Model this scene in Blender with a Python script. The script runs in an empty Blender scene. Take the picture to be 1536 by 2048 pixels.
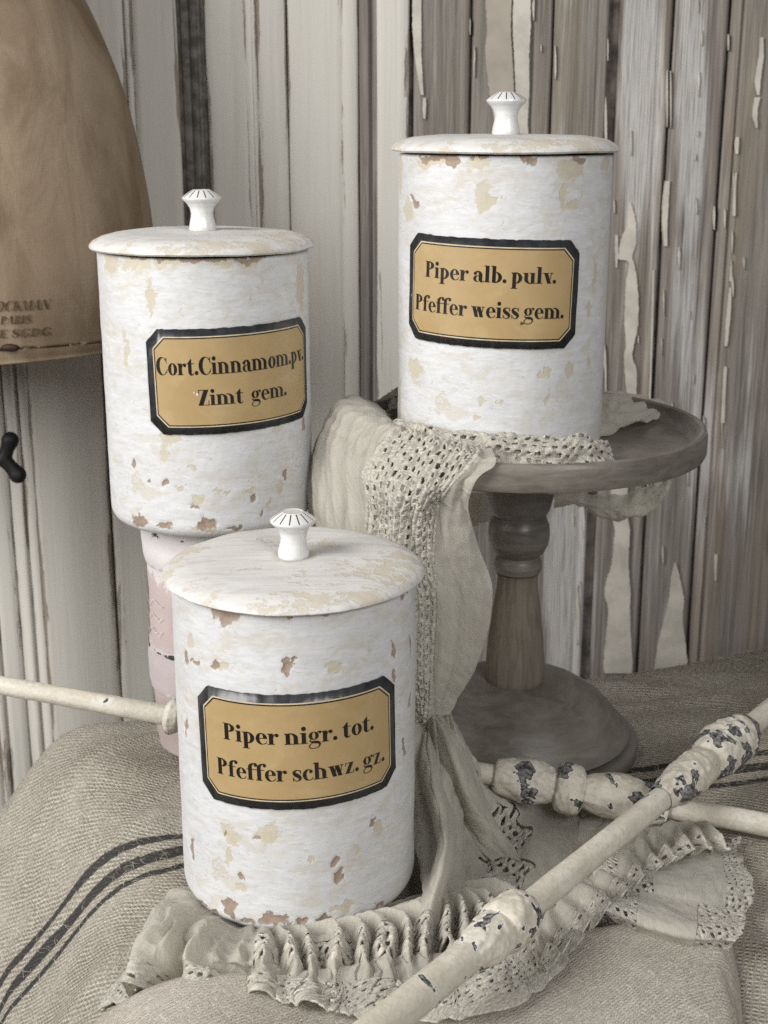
import bpy, bmesh, math, random
import numpy as np
from mathutils import Vector, Matrix
R_ = math.radians
PI = math.pi
random.seed(7)
RNG = np.random.default_rng(7)

# ------------------------------------------------------------------ camera, light, exposure
SC = bpy.context.scene
COL = SC.collection
PITCH = R_(16.2)
FOC = 2700.0                     # focal length in photo pixels (photo 1536 x 2048)
CAMZ = 0.385
cam_d = bpy.data.cameras.new('camera')
cam = bpy.data.objects.new('camera', cam_d)
COL.objects.link(cam)
cam.location = (0, 0, CAMZ)
cam.rotation_euler = (R_(90) - PITCH, 0, 0)
cam_d.sensor_fit = 'VERTICAL'
cam_d.sensor_height = 24.0
cam_d.lens = 24.0 * FOC / 2048.0
cam_d.clip_start = 0.02
cam_d.clip_end = 50
SC.camera = cam
cam_d.dof.use_dof = True
cam_d.dof.focus_distance = 0.66
cam_d.dof.aperture_fstop = 14.0

world = bpy.data.worlds.new('World')
SC.world = world
world.use_nodes = True
wb = world.node_tree.nodes['Background']
wb.inputs[0].default_value = (1.0, 0.985, 0.97, 1)
wb.inputs[1].default_value = 0.165


def area(name, loc, target, sx, sy, power, color):
    d = bpy.data.lights.new(name, 'AREA')
    d.shape = 'RECTANGLE'
    d.size = sx
    d.size_y = sy
    d.energy = power
    d.color = color
    o = bpy.data.objects.new(name, d)
    COL.objects.link(o)
    o.location = loc
    o.rotation_euler = (Vector(target) - Vector(loc)).to_track_quat('-Z', 'Y').to_euler()
    return o


area('window_light', (-1.35, -0.15, 1.05), (0.0, 0.8, 0.15), 0.9, 1.3, 49.0, (1.0, 0.98, 0.962))
area('window_light', (0.75, -1.1, 1.25), (0.05, 0.8, 0.2), 0.7, 1.0, 26.0, (1.0, 0.985, 0.975))
SC.view_settings.view_transform = 'Standard'
SC.view_settings.look = 'None'
SC.view_settings.exposure = -0.12
SC.view_settings.gamma = 1.0
SC.view_settings.use_curve_mapping = False
SC.cycles.use_denoising = False          # keep the fine grain of the photograph

# ------------------------------------------------------------------ measuring helpers (photo pixel -> metre)
CP, SP = math.cos(PITCH), math.sin(PITCH)


def ray(px, py):
    a = (px - 768.0) / FOC
    b = -(py - 1024.0) / FOC
    return np.array([a, CP + b * SP, -SP + b * CP])


def PY(px, py, Y):
    r = ray(px, py)
    k = Y / r[1]
    return np.array([r[0] * k, Y, CAMZ + r[2] * k])


def PZ(px, py, z):
    r = ray(px, py)
    k = (z - CAMZ) / r[2]
    return np.array([r[0] * k, r[1] * k, z])


# ------------------------------------------------------------------ small maths
def hash3(ix, iy, iz, seed):
    h = (ix * 374761393 + iy * 668265263 + iz * 2147483647 + seed * 1274126177) & 0xffffffff
    h = ((h ^ (h >> 13)) * 1274126177) & 0xffffffff
    return ((h ^ (h >> 16)) & 0xffff) / 65535.0


def vnoise(x, y, z=None, seed=0):
    x = np.asarray(x, float)
    y = np.asarray(y, float)
    z = np.zeros_like(x) if z is None else np.asarray(z, float)
    ix, iy, iz = (np.floor(v).astype(np.int64) for v in (x, y, z))
    fx, fy, fz = x - ix, y - iy, z - iz
    fx, fy, fz = (f * f * (3 - 2 * f) for f in (fx, fy, fz))
    r = 0
    for dx in (0, 1):
        for dy in (0, 1):
            for dz in (0, 1):
                w = (fx if dx else 1 - fx) * (fy if dy else 1 - fy) * (fz if dz else 1 - fz)
                r = r + w * hash3(ix + dx, iy + dy, iz + dz, seed)
    return r - 0.5


def fbm(x, y, z=None, seed=0, octv=3):
    r, a, f = 0, 1.0, 1.0
    x = np.asarray(x, float)
    y = np.asarray(y, float)
    z = np.zeros_like(x) if z is None else np.asarray(z, float)
    for k in range(octv):
        r = r + a * vnoise(x * f, y * f, z * f, seed + k * 17)
        a *= 0.5
        f *= 2.03
    return r


def catmull(P, n):
    """resample control points P (k, ...) to n points along axis 0"""
    P = np.asarray(P, float)
    k = len(P)
    if k == 2:
        t = np.linspace(0, 1, n).reshape((-1,) + (1,) * (P.ndim - 1))
        return P[0] * (1 - t) + P[1] * t
    E = np.concatenate([[2 * P[0] - P[1]], P, [2 * P[-1] - P[-2]]])
    t = np.linspace(0, k - 1, n)
    i = np.minimum(t.astype(int), k - 2)
    f = (t - i).reshape((-1,) + (1,) * (P.ndim - 1))
    p0, p1, p2, p3 = E[i], E[i + 1], E[i + 2], E[i + 3]
    return 0.5 * (2 * p1 + (p2 - p0) * f + (2 * p0 - 5 * p1 + 4 * p2 - p3) * f ** 2 + (3 * p1 - p0 - 3 * p2 + p3) * f ** 3)


def sstep(x, a, b):
    t = np.clip((np.asarray(x, float) - a) / (b - a), 0, 1)
    return t * t * (3 - 2 * t)


# ------------------------------------------------------------------ object helpers
def link(name, me, mat=None, parent=None, smooth=True):
    o = bpy.data.objects.new(name, me)
    COL.objects.link(o)
    if mat is not None:
        me.materials.append(mat)
    if parent is not None:
        o.parent = parent
    if smooth and len(me.polygons):
        me.polygons.foreach_set('use_smooth', np.ones(len(me.polygons), dtype=bool))
    return o


def mesh(name, verts, faces):
    me = bpy.data.meshes.new(name)
    me.from_pydata([tuple(map(float, v)) for v in verts], [], [tuple(map(int, f)) for f in faces])
    me.update()
    return me


def fattr(me, name, vals):
    a = me.attributes.new(name, 'FLOAT', 'POINT')
    a.data.foreach_set('value', np.asarray(vals, dtype=np.float32).ravel())


def setuv(me, uvs):
    """per-vertex uv"""
    lay = me.uv_layers.new(name='UVMap')
    idx = np.zeros(len(me.loops), dtype=np.int32)
    me.loops.foreach_get('vertex_index', idx)
    lay.data.foreach_set('uv', np.asarray(uvs, dtype=np.float32)[idx].ravel())


def tag(o, label=None, cat=None, group=None, kind=None):
    if label:
        o['label'] = label
    if cat:
        o['category'] = cat
    if group:
        o['group'] = group
    if kind:
        o['kind'] = kind
    return o


def empty(name, loc, label, cat, group=None):
    o = bpy.data.objects.new(name, None)
    COL.objects.link(o)
    o.location = loc
    o.empty_display_size = 0.02
    return tag(o, label, cat, group)


def grid_faces(nv, nu, wrap=False, keep=None):
    i = np.arange(nv - 1)[:, None]
    j = np.arange(nu if wrap else nu - 1)[None, :]
    j2 = (j + 1) % nu
    F = np.stack([i * nu + j, i * nu + j2, (i + 1) * nu + j2, (i + 1) * nu + j], -1)
    if keep is not None:
        return F[keep]
    return F.reshape(-1, 4)


def lathe_arrays(prof, seg, sub):
    """profile [(r,z)] resampled, returns r,z arrays (n,), theta (seg,)"""
    P = np.array(prof, float)
    out = [P[0]]
    for a, b in zip(P[:-1], P[1:]):
        n = max(1, int(math.ceil(np.linalg.norm(b - a) / sub)))
        for k in range(1, n + 1):
            out.append(a + (b - a) * k / n)
    P = np.array(out)
    th = np.arange(seg) / seg * 2 * PI
    return P[:, 0], P[:, 1], th


def lathe(name, prof, seg, mat, parent=None, sub=0.01, rough=None, smoothprof=0, attr=None, sharp=38):
    if smoothprof:
        prof = catmull(np.array(prof), smoothprof)
    r, z, th = lathe_arrays(prof, seg, sub)
    RR = np.repeat(r[:, None], seg, 1)
    ZZ = np.repeat(z[:, None], seg, 1)
    TT = np.repeat(th[None, :], len(r), 0)
    if rough:
        dr, dz = rough(TT, ZZ, RR)
        RR = np.maximum(RR + dr * (RR > 1e-4), 0.0)
        ZZ = ZZ + dz
    V = np.stack([RR * np.cos(TT), RR * np.sin(TT), ZZ], -1).reshape(-1, 3)
    F = grid_faces(len(r), seg, wrap=True)
    me = mesh(name, V, F)
    if attr:
        for k, fn in attr.items():
            fattr(me, k, fn(TT, ZZ, RR))
    # weld poles
    bm = bmesh.new()
    bm.from_mesh(me)
    bmesh.ops.remove_doubles(bm, verts=bm.verts, dist=1e-6)
    bmesh.ops.recalc_face_normals(bm, faces=bm.faces)
    bm.to_mesh(me)
    bm.free()
    o = link(name, me, mat, parent)
    me.set_sharp_from_angle(angle=R_(sharp))
    return o


# ------------------------------------------------------------------ material helper
class G:
    def __init__(s, name, rough=0.6, spec=0.3):
        s.m = bpy.data.materials.new(name)
        s.m.use_nodes = True
        s.t = s.m.node_tree
        s.b = s.t.nodes['Principled BSDF']
        s.b.inputs['Roughness'].default_value = rough
        s.b.inputs['Specular IOR Level'].default_value = spec
        s.out = s.t.nodes['Material Output']
        tc = s.t.nodes.new('ShaderNodeTexCoord')
        s.obj, s.uv = tc.outputs['Object'], tc.outputs['UV']
        s.pos = s.t.nodes.new('ShaderNodeNewGeometry').outputs['Position']

    def put(s, sock, v):
        if isinstance(v, bpy.types.NodeSocket):
            s.t.links.new(v, sock)
        elif isinstance(v, (tuple, list)):
            sock.default_value = tuple(v) + ((1,) if len(v) == 3 and sock.type == 'RGBA' else ())
        else:
            sock.default_value = v

    def set(s, key, v):
        s.put(s.b.inputs[key], v)

    def math(s, op, a, b=0.0, c=None, clamp=False):
        n = s.t.nodes.new('ShaderNodeMath')
        n.operation = op
        n.use_clamp = clamp
        s.put(n.inputs[0], a)
        s.put(n.inputs[1], b)
        if c is not None:
            s.put(n.inputs[2], c)
        return n.outputs[0]

    def add(s, a, b):
        return s.math('ADD', a, b)

    def mul(s, a, b):
        return s.math('MULTIPLY', a, b)

    def sub(s, a, b):
        return s.math('SUBTRACT', a, b)

    def mx(s, a, b):
        return s.math('MAXIMUM', a, b)

    def scale(s, v, k):
        n = s.t.nodes.new('ShaderNodeVectorMath')
        n.operation = 'MULTIPLY'
        s.put(n.inputs[0], v)
        n.inputs[1].default_value = k if isinstance(k, tuple) else (k, k, k)
        return n.outputs[0]

    def vadd(s, v, w):
        n = s.t.nodes.new('ShaderNodeVectorMath')
        n.operation = 'ADD'
        s.put(n.inputs[0], v)
        s.put(n.inputs[1], w)
        return n.outputs[0]

    def sep(s, v):
        n = s.t.nodes.new('ShaderNodeSeparateXYZ')
        s.put(n.inputs[0], v)
        return n.outputs

    def noise(s, v, k=1.0, detail=4.0, rough=0.55, dist=0.0):
        n = s.t.nodes.new('ShaderNodeTexNoise')
        s.put(n.inputs['Vector'], v)
        n.inputs['Scale'].default_value = k
        n.inputs['Detail'].default_value = detail
        n.inputs['Roughness'].default_value = rough
        n.inputs['Distortion'].default_value = dist
        return n.outputs['Fac']

    def vor(s, v, k=1.0, feature='F1', rnd=1.0):
        n = s.t.nodes.new('ShaderNodeTexVoronoi')
        n.feature = feature
        s.put(n.inputs['Vector'], v)
        n.inputs['Scale'].default_value = k
        n.inputs['Randomness'].default_value = rnd
        return n.outputs['Distance']

    def ss(s, x, lo, hi, a=0.0, b=1.0):
        n = s.t.nodes.new('ShaderNodeMapRange')
        n.interpolation_type = 'SMOOTHSTEP'
        s.put(n.inputs['Value'], x)
        s.put(n.inputs['From Min'], lo)
        s.put(n.inputs['From Max'], hi)
        n.inputs['To Min'].default_value = a
        n.inputs['To Max'].default_value = b
        return n.outputs['Result']

    def mix(s, f, a, b):
        n = s.t.nodes.new('ShaderNodeMix')
        n.data_type = 'RGBA'
        s.put(n.inputs[0], f)
        s.put(n.inputs[6], a)
        s.put(n.inputs[7], b)
        return n.outputs[2]

    def attr(s, name):
        n = s.t.nodes.new('ShaderNodeAttribute')
        n.attribute_name = name
        return n.outputs['Fac']

    def bump(s, h, strength=0.5, dist=0.001, normal=None):
        n = s.t.nodes.new('ShaderNodeBump')
        n.inputs['Strength'].default_value = strength
        n.inputs['Distance'].default_value = dist
        s.put(n.inputs['Height'], h)
        if normal is not None:
            s.put(n.inputs['Normal'], normal)
        return n.outputs['Normal']


# ------------------------------------------------------------------ materials
def m_jar(name):
    g = G(name, 0.62, 0.25)
    w = g.noise(g.obj, 60, 4, 0.6)
    fine = g.noise(g.obj, 260, 5, 0.65)
    brush = g.noise(g.scale(g.obj, (70, 70, 330)), 1, 4, 0.6, 1.2)
    cloud = g.noise(g.obj, 22, 4, 0.6)
    jag = g.noise(g.obj, 170, 6, 0.68, 0.5)
    jit = g.add(g.mul(g.sub(w, 0.5), 0.7), g.add(g.mul(g.sub(fine, 0.5), 0.5), g.mul(g.sub(jag, 0.5), 1.1)))
    cream_f = g.add(g.attr('cream'), jit)
    patch = g.ss(g.add(g.noise(g.obj, 34, 5, 0.65), g.mul(g.sub(fine, 0.5), 0.25)), 0.66, 0.69)
    cream = g.mx(g.ss(cream_f, 0.30, 0.66), g.mul(patch, 0.75))
    brown_f = g.add(g.attr('brown'), g.mul(jit, 0.8))
    brown = g.ss(brown_f, 0.47, 0.52)
    white = g.mix(g.ss(brush, 0.35, 0.7), (0.60, 0.61, 0.618), (0.675, 0.682, 0.69))
    smud = g.noise(g.vadd(g.scale(g.obj, (55, 55, 120)), (2.7, 0.4, 8.1)), 1, 6, 0.68, 0.9)
    scuff = g.noise(g.vadd(g.scale(g.obj, (120, 120, 420)), (1.7, 5.4, 3.1)), 1, 6, 0.7, 1.5)
    white = g.mix(g.mul(g.ss(smud, 0.46, 0.66), 0.72), white, (0.55, 0.52, 0.45))
    white = g.mix(g.mul(g.ss(scuff, 0.56, 0.64), 0.55), white, (0.47, 0.46, 0.43))
    white = g.mix(g.mul(g.ss(cloud, 0.45, 0.75), 0.40), white, (0.50, 0.505, 0.505))
    crm = g.mix(fine, (0.46, 0.42, 0.325), (0.61, 0.57, 0.47))
    brn = g.mix(jag, (0.20, 0.15, 0.115), (0.45, 0.355, 0.285))
    c = g.mix(cream, white, crm)
    rim = g.ss(brown_f, 0.41, 0.465)
    c = g.mix(g.mul(g.sub(rim, brown), 0.35), c, (0.45, 0.40, 0.33))
    c = g.mix(brown, c, brn)
    g.set('Base Color', c)
    h = g.add(g.mul(brush, 0.24), g.mul(fine, 0.18))
    h = g.add(g.sub(h, g.add(g.mul(cream, 0.45), g.mul(brown, 1.6))), g.mul(g.sub(rim, brown), 0.5))
    h = g.add(h, g.add(g.mul(cloud, 0.2), g.mul(scuff, 0.10)))
    g.set('Normal', g.bump(h, 0.5, 0.0008))
    g.set('Roughness', g.ss(brown, 0, 1, 0.5, 0.8))
    return g.m


def m_lid(name):
    g = G(name, 0.6, 0.25)
    fine = g.noise(g.obj, 240, 5, 0.65)
    v = g.scale(g.obj, (30, 150, 150))
    streak = g.noise(g.vadd(v, g.scale(g.obj, (0, 60, 0))), 1, 5, 0.6, 0.8)
    blot = g.noise(g.scale(g.obj, (34, 50, 50)), 1, 6, 0.66, 0.3)
    x, y, z = g.sep(g.obj)
    rr = g.math('SQRT', g.add(g.mul(x, x), g.mul(y, y)))
    edge = g.ss(rr, 0.045, 0.061)
    cream = g.ss(g.add(g.add(blot, g.mul(g.sub(fine, 0.5), 0.4)), g.mul(edge, 0.07)), 0.575, 0.64)
    gry = g.ss(streak, 0.5, 0.72)
    c = g.mix(g.ss(streak, 0.3, 0.7), (0.645, 0.64, 0.62), (0.58, 0.57, 0.545))
    c = g.mix(g.mul(gry, 0.35), c, (0.46, 0.445, 0.41))
    grime = g.mul(g.sub(1.0, g.ss(g.add(rr, g.mul(g.sub(fine, 0.5), 0.006)), 0.0082, 0.0125)), 0.55)
    c = g.mix(grime, c, (0.33, 0.29, 0.23))
    c = g.mix(g.mul(cream, 0.8), c, g.mix(fine, (0.44, 0.385, 0.295), (0.60, 0.55, 0.455)))
    g.set('Base Color', c)
    h = g.add(g.mul(streak, 0.7), g.mul(fine, 0.3))
    g.set('Normal', g.bump(g.sub(h, g.mul(cream, 0.4)), 0.5, 0.0009))
    return g.m


def m_porcelain():
    g = G('porcelain', 0.12, 0.5)
    x, y, z = g.sep(g.obj)
    ang = g.math('ARCTAN2', y, x)
    t = g.math('FRACT', g.add(g.mul(ang, 14 / (2 * PI)), 0.2))
    d = g.math('ABSOLUTE', g.sub(t, 0.5))
    rr = g.math('SQRT', g.add(g.mul(x, x), g.mul(y, y)))
    w = g.math('DIVIDE', 0.00080, rr)
    line = g.sub(1.0, g.ss(d, g.mul(w, 0.7), g.mul(w, 1.2)))
    band = g.mul(g.ss(rr, 0.0056, 0.0060), g.sub(1.0, g.ss(rr, 0.0113, 0.0117)))
    top = g.ss(z, 0.0196, 0.0200)
    mk = g.mul(g.mul(line, band), top)
    n = g.noise(g.obj, 300, 3)
    g.set('Base Color', g.mix(mk, g.mix(g.noise(g.obj, 130, 4), (0.66, 0.66, 0.645), (0.74, 0.74, 0.73)), g.mix(n, (0.02, 0.02, 0.02), (0.12, 0.08, 0.07))))
    g.set('Coat Weight', 0.6)
    g.set('Coat Roughness', 0.05)
    g.set('Normal', g.bump(g.add(g.mul(mk, -1.0), g.mul(g.noise(g.obj, 90, 2), 0.3)), 0.4, 0.0006))
    return g.m


def m_flat(name, col, rough=0.5, spec=0.3, coat=0.0, var=0.15, k=120.0, coat_r=0.25, bump=0.0):
    g = G(name, rough, spec)
    n = g.noise(g.obj, k, 4, 0.6)
    lo = tuple(c * (1 - var) for c in col)
    hi = tuple(min(1, c * (1 + var)) for c in col)
    g.set('Base Color', g.mix(g.ss(n, 0.3, 0.7), lo, hi))
    if coat:
        g.set('Coat Weight', coat)
        g.set('Coat Roughness', coat_r)
    if bump:
        g.set('Normal', g.bump(n, bump, 0.0006))
    return g.m


def m_label_black():
    g = G('label_black', 0.35, 0.4)
    n = g.noise(g.obj, 140, 5, 0.65)
    n2 = g.noise(g.obj, 420, 4, 0.6)
    sc = g.ss(g.add(n, g.mul(g.sub(n2, 0.5), 0.4)), 0.70, 0.74)
    c = g.mix(g.ss(n, 0.3, 0.75), (0.010, 0.011, 0.013), (0.035, 0.037, 0.040))
    c = g.mix(g.mul(sc, 0.6), c, (0.45, 0.43, 0.40))
    g.set('Base Color', c)
    g.set('Coat Weight', 0.5)
    g.set('Coat Roughness', 0.22)
    g.set('Normal', g.bump(n, 0.2, 0.0006))
    return g.m


def m_gold():
    g = G('label_gold', 0.42, 0.35)
    n = g.noise(g.obj, 30, 4, 0.6)
    f = g.noise(g.obj, 900, 2, 0.5)
    spot = g.ss(g.noise(g.obj, 260, 3, 0.6), 0.76, 0.80)
    c = g.mix(g.ss(n, 0.3, 0.7), (0.40, 0.285, 0.135), (0.465, 0.345, 0.178))
    c = g.mix(g.mul(f, 0.5), c, (0.40, 0.27, 0.12))
    c = g.mix(g.mul(spot, 0.5), c, (0.22, 0.14, 0.06))
    stain = g.noise(g.vadd(g.scale(g.obj, (38, 38, 52)), (4.1, 2.2, 7.7)), 1, 6, 0.68, 0.7)
    c = g.mix(g.mul(g.ss(stain, 0.50, 0.72), 0.45), c, (0.36, 0.25, 0.12))
    c = g.mix(g.mul(g.ss(stain, 0.50, 0.30), 0.35), c, (0.52, 0.405, 0.23))
    g.set('Base Color', c)
    g.set('Coat Weight', 0.35)
    g.set('Coat Roughness', 0.3)
    g.set('Normal', g.bump(g.noise(g.obj, 60, 3), 0.15, 0.0008))
    return g.m


def m_wood(name, painted):
    """planks: brown grain under worn off-white paint; attributes edge (wear) and wash (whitewash)"""
    g = G(name, 0.75, 0.2)
    p = g.pos
    grain = g.noise(g.scale(p, (260, 120, 7)), 1, 6, 0.65, 0.6)
    fineg = g.noise(g.scale(p, (900, 300, 22)), 1, 4, 0.6)
    big = g.noise(g.scale(p, (30, 30, 3.2)), 1, 4, 0.6, 0.5)
    knots = g.vor(g.scale(p, (13, 8, 4.2)), 1)
    knot = g.sub(1.0, g.ss(knots, 0.05, 0.14))
    wood = g.mix(g.ss(grain, 0.28, 0.72), (0.125, 0.112, 0.096), (0.27, 0.25, 0.222))
    wood = g.mix(g.mul(g.ss(big, 0.48, 0.70), 0.5), wood, g.mix(grain, (0.16, 0.128, 0.095), (0.31, 0.255, 0.19)))
    wood = g.mix(g.mul(g.ss(fineg, 0.55, 0.8), 0.4), wood, (0.11, 0.095, 0.08))
    wood = g.mix(g.mul(knot, 0.75), wood, (0.06, 0.045, 0.035))
    washn = g.add(g.mul(grain, 0.55), g.mul(big, 0.55))
    wash = g.ss(g.add(washn, g.mul(g.sub(g.attr('wash'), 0.5), 0.75)), 0.50, 0.72)
    wash = g.mul(wash, g.ss(fineg, 0.70, 0.40, 0.25, 1.0))
    washed = g.mix(g.mul(wash, 0.85), wood, g.mix(big, (0.41, 0.41, 0.40), (0.55, 0.545, 0.52)))
    edge = g.attr('edge')
    wear_n = g.noise(g.scale(p, (160, 160, 9)), 1, 5, 0.65, 0.5)
    wear_b = g.noise(g.scale(p, (45, 45, 5)), 1, 3, 0.6)
    wear = g.ss(g.add(g.add(wear_n, g.mul(g.sub(wear_b, 0.5), 0.55)), g.mul(edge, 0.33)), 0.76, 0.82)
    pc = g.mix(g.noise(g.scale(p, (14, 14, 3)), 1, 3), (0.55, 0.53, 0.475), (0.63, 0.615, 0.565))
    pc = g.mix(g.mul(g.ss(grain, 0.45, 0.8), 0.22), pc, (0.42, 0.39, 0.335))
    dirt = g.noise(g.scale(p, (70, 70, 2.6)), 1, 5, 0.62, 0.4)
    pc = g.mix(g.mul(g.ss(dirt, 0.5, 0.75), 0.25), pc, (0.38, 0.345, 0.285))
    if painted:
        c = g.mix(wear, pc, g.mix(grain, (0.22, 0.185, 0.14), (0.38, 0.335, 0.27)))
        g.set('Base Color', c)
        h = g.add(g.mul(grain, 0.35), g.mul(wear, -0.8))
    else:
        g.set('Base Color', washed)
        h = g.add(g.mul(grain, 0.6), g.mul(fineg, 0.5))
    g.set('Normal', g.bump(h, 0.7, 0.0018))
    return g.m


def m_burlap(name, stripes, pale=False, p1=0.0031):
    """coarse hand-woven hemp; uv in metres; three indigo stripes across uv.y"""
    g = G(name, 0.9, 0.1)
    u, v, _ = g.sep(g.uv)
    du = g.sub(g.noise(g.uv, 60, 3), 0.5)
    dv = g.sub(g.noise(g.vadd(g.uv, (3.1, 1.7, 0)), 60, 3), 0.5)
    uu = g.add(u, g.mul(du, 0.004))
    vv = g.add(v, g.mul(dv, 0.004))
    a = g.math('SINE', g.mul(g.add(g.mul(uu, 0.55), vv), 2 * PI / p1))
    b = g.math('SINE', g.mul(g.sub(uu, g.mul(vv, 0.35)), 2 * PI / (p1 * 1.15)))
    weave = g.mul(g.add(g.mul(a, 0.5), g.mul(g.mul(a, b), 0.5)), g.ss(g.noise(g.uv, 45, 3), 0.3, 0.7, 0.25, 1.0))
    cmb = g.t.nodes.new('ShaderNodeCombineXYZ')
    g.put(cmb.inputs[0], g.sub(uu, g.mul(vv, 0.55)))
    g.put(cmb.inputs[1], g.add(g.mul(uu, 0.55), vv))
    rot = cmb.outputs[0]
    fz = g.noise(g.uv, 1000, 5, 0.7, 1.0)
    y1 = g.noise(g.scale(rot, (190, 980, 1)), 1, 5, 0.66, 0.9)
    y2 = g.noise(g.vadd(g.scale(rot, (820, 230, 1)), (5.2, 3.3, 0)), 1, 4, 0.62, 0.8)
    fz2 = g.mx(y1, g.sub(y2, 0.04))
    big = g.noise(g.uv, 14, 4, 0.6)
    mid = g.noise(g.uv, 120, 4, 0.6)
    if pale:
        c1, c2, c3 = (0.57, 0.53, 0.46), (0.74, 0.705, 0.63), (0.32, 0.285, 0.235)
    else:
        c1, c2, c3 = (0.60, 0.56, 0.47), (0.86, 0.825, 0.725), (0.25, 0.22, 0.175)
    hgt = g.add(g.mul(weave, 0.26 if not pale else 0.15), g.add(g.mul(g.sub(fz2, 0.08), 0.85), g.mul(fz, 0.30)))
    c = g.mix(g.ss(hgt, 0.36, 0.66), c3, c1)  # weave shading put into the colour: hollows darkened, raised threads lightened
    c = g.mix(g.mul(g.ss(hgt, 0.56, 0.82), 0.9), c, c2)
    c = g.mix(g.mul(g.ss(big, 0.4, 0.7), 0.25), c, c2)
    c = g.mix(g.mul(g.ss(mid, 0.55, 0.8), 0.3), c, c3)
    if stripes:
        vj = g.add(v, g.mul(g.sub(g.noise(g.uv, 420, 3, 0.6), 0.5), 0.0035))
        tot = None
        for c0, w in stripes:
            d = g.math('ABSOLUTE', g.sub(vj, c0))
            k = g.sub(1.0, g.ss(d, w * 0.5 - 0.0007, w * 0.5 + 0.0007))
            tot = k if tot is None else g.mx(tot, k)
        tot = g.mul(tot, g.ss(g.add(g.mul(weave, 0.25), fz2), 0.30, 0.55, 0.60, 1.0))
        c = g.mix(g.mul(tot, 0.93), c, g.mix(fz2, (0.007, 0.008, 0.012), (0.045, 0.048, 0.058)))
    g.set('Base Color', c)
    g.set('Normal', g.bump(hgt, 1.0 if not pale else 0.75, 0.0026))
    return g.m


def m_gauze(name, col=(0.73, 0.70, 0.61), thread=0.0008, solid=0.89, lacey=False):
    g = G(name, 0.85, 0.1)
    u, v, _ = g.sep(g.uv)
    a = g.math('SINE', g.mul(g.add(u, v), 2 * PI / thread))
    b = g.math('SINE', g.mul(g.sub(u, v), 2 * PI / thread))
    wv = g.mul(a, b)
    n = g.noise(g.uv, 40, 4, 0.6)
    f = g.noise(g.uv, 700, 4, 0.7, 0.8)
    crease = g.add(g.mul(g.noise(g.scale(g.uv, (380, 50, 1)), 1, 5, 0.65, 1.0), 0.6), g.mul(g.noise(g.scale(g.uv, (1300, 120, 1)), 1, 3, 0.6, 0.6), 0.35))
    lo = tuple(x * 0.78 for x in col)
    hi = tuple(min(1, x * 1.2) for x in col)
    c = g.mix(g.ss(n, 0.3, 0.7), lo, hi)
    if lacey:
        knot = g.noise(g.uv, 520, 4, 0.7, 1.2)
        c = g.mix(g.ss(knot, 0.35, 0.65), tuple(x * 0.72 for x in col), hi)
        h = g.add(g.mul(knot, 1.0), g.mul(f, 0.4))
        nrm = g.bump(h, 0.9, 0.0014)
    else:
        h = g.add(g.mul(wv, 0.10), g.add(g.mul(f, 0.30), g.mul(crease, 1.0)))
        nrm = g.bump(h, 0.55, 0.0013)
        c = g.mix(g.mul(g.ss(g.add(g.mul(crease, 0.7), g.mul(f, 0.4)), 0.45, 0.75), 0.6), tuple(x * 0.86 for x in col), hi)
    g.set('Base Color', c)
    g.set('Normal', nrm)
    g.set('Sheen Weight', 0.2)
    # thin cloth: some light comes through, threads leave tiny gaps
    tr = g.t.nodes.new('ShaderNodeBsdfTranslucent')
    g.put(tr.inputs['Color'], c)
    g.put(tr.inputs['Normal'], nrm)
    tp = g.t.nodes.new('ShaderNodeBsdfTransparent')
    m1 = g.t.nodes.new('ShaderNodeMixShader')
    m1.inputs[0].default_value = 0.35
    g.t.links.new(g.b.outputs[0], m1.inputs[1])
    g.t.links.new(tr.outputs[0], m1.inputs[2])
    m2 = g.t.nodes.new('ShaderNodeMixShader')
    m2.inputs[0].default_value = solid
    g.t.links.new(tp.outputs[0], m2.inputs[1])
    g.t.links.new(m1.outputs[0], m2.inputs[2])
    g.t.links.new(m2.outputs[0], g.out.inputs['Surface'])
    return g.m


def m_rod():
    g = G('chipped_cream_paint', 0.55, 0.3)
    w = g.attr('wear')
    n = g.noise(g.obj, 72, 3, 0.5, 0.5)
    f = g.noise(g.obj, 420, 4, 0.65)
    big = g.noise(g.obj, 30, 3, 0.6)
    fld = g.add(n, g.add(g.mul(g.sub(f, 0.5), 0.10), g.mul(w, 0.25)))
    chip = g.ss(fld, 0.735, 0.755)
    rim = g.ss(fld, 0.705, 0.735)
    deep = g.ss(fld, 0.752, 0.772)
    grey = g.ss(g.add(g.noise(g.vadd(g.obj, (0.3, 0.1, 0.7)), 48, 4, 0.6), g.mul(g.sub(f, .5), .15)), 0.66, 0.69)
    c = g.mix(g.ss(big, 0.3, 0.7), (0.54, 0.50, 0.41), (0.67, 0.64, 0.56))
    c = g.mix(g.mul(g.ss(f, 0.4, 0.7), 0.5), c, (0.42, 0.385, 0.31))
    gr2 = g.noise(g.scale(g.obj, (260, 260, 40)), 1, 5, 0.65, 0.6)
    c = g.mix(g.mul(g.ss(gr2, 0.52, 0.72), 0.4), c, (0.40, 0.37, 0.31))
    c = g.mix(g.mul(grey, 0.75), c, (0.30, 0.30, 0.29))
    c = g.mix(g.mul(g.sub(rim, chip), 0.85), c, (0.70, 0.69, 0.66))
    c = g.mix(chip, c, (0.014, 0.013, 0.012))
    c = g.mix(g.mul(deep, 0.85), c, g.mix(g.ss(f, 0.35, 0.65), (0.035, 0.034, 0.034), (0.32, 0.315, 0.305)))
    g.set('Base Color', c)
    h = g.add(g.mul(chip, -1.0), g.add(g.mul(f, 0.25), g.mul(n, 0.5)))
    g.set('Normal', g.bump(h, 0.7, 0.0014))
    return g.m


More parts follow.
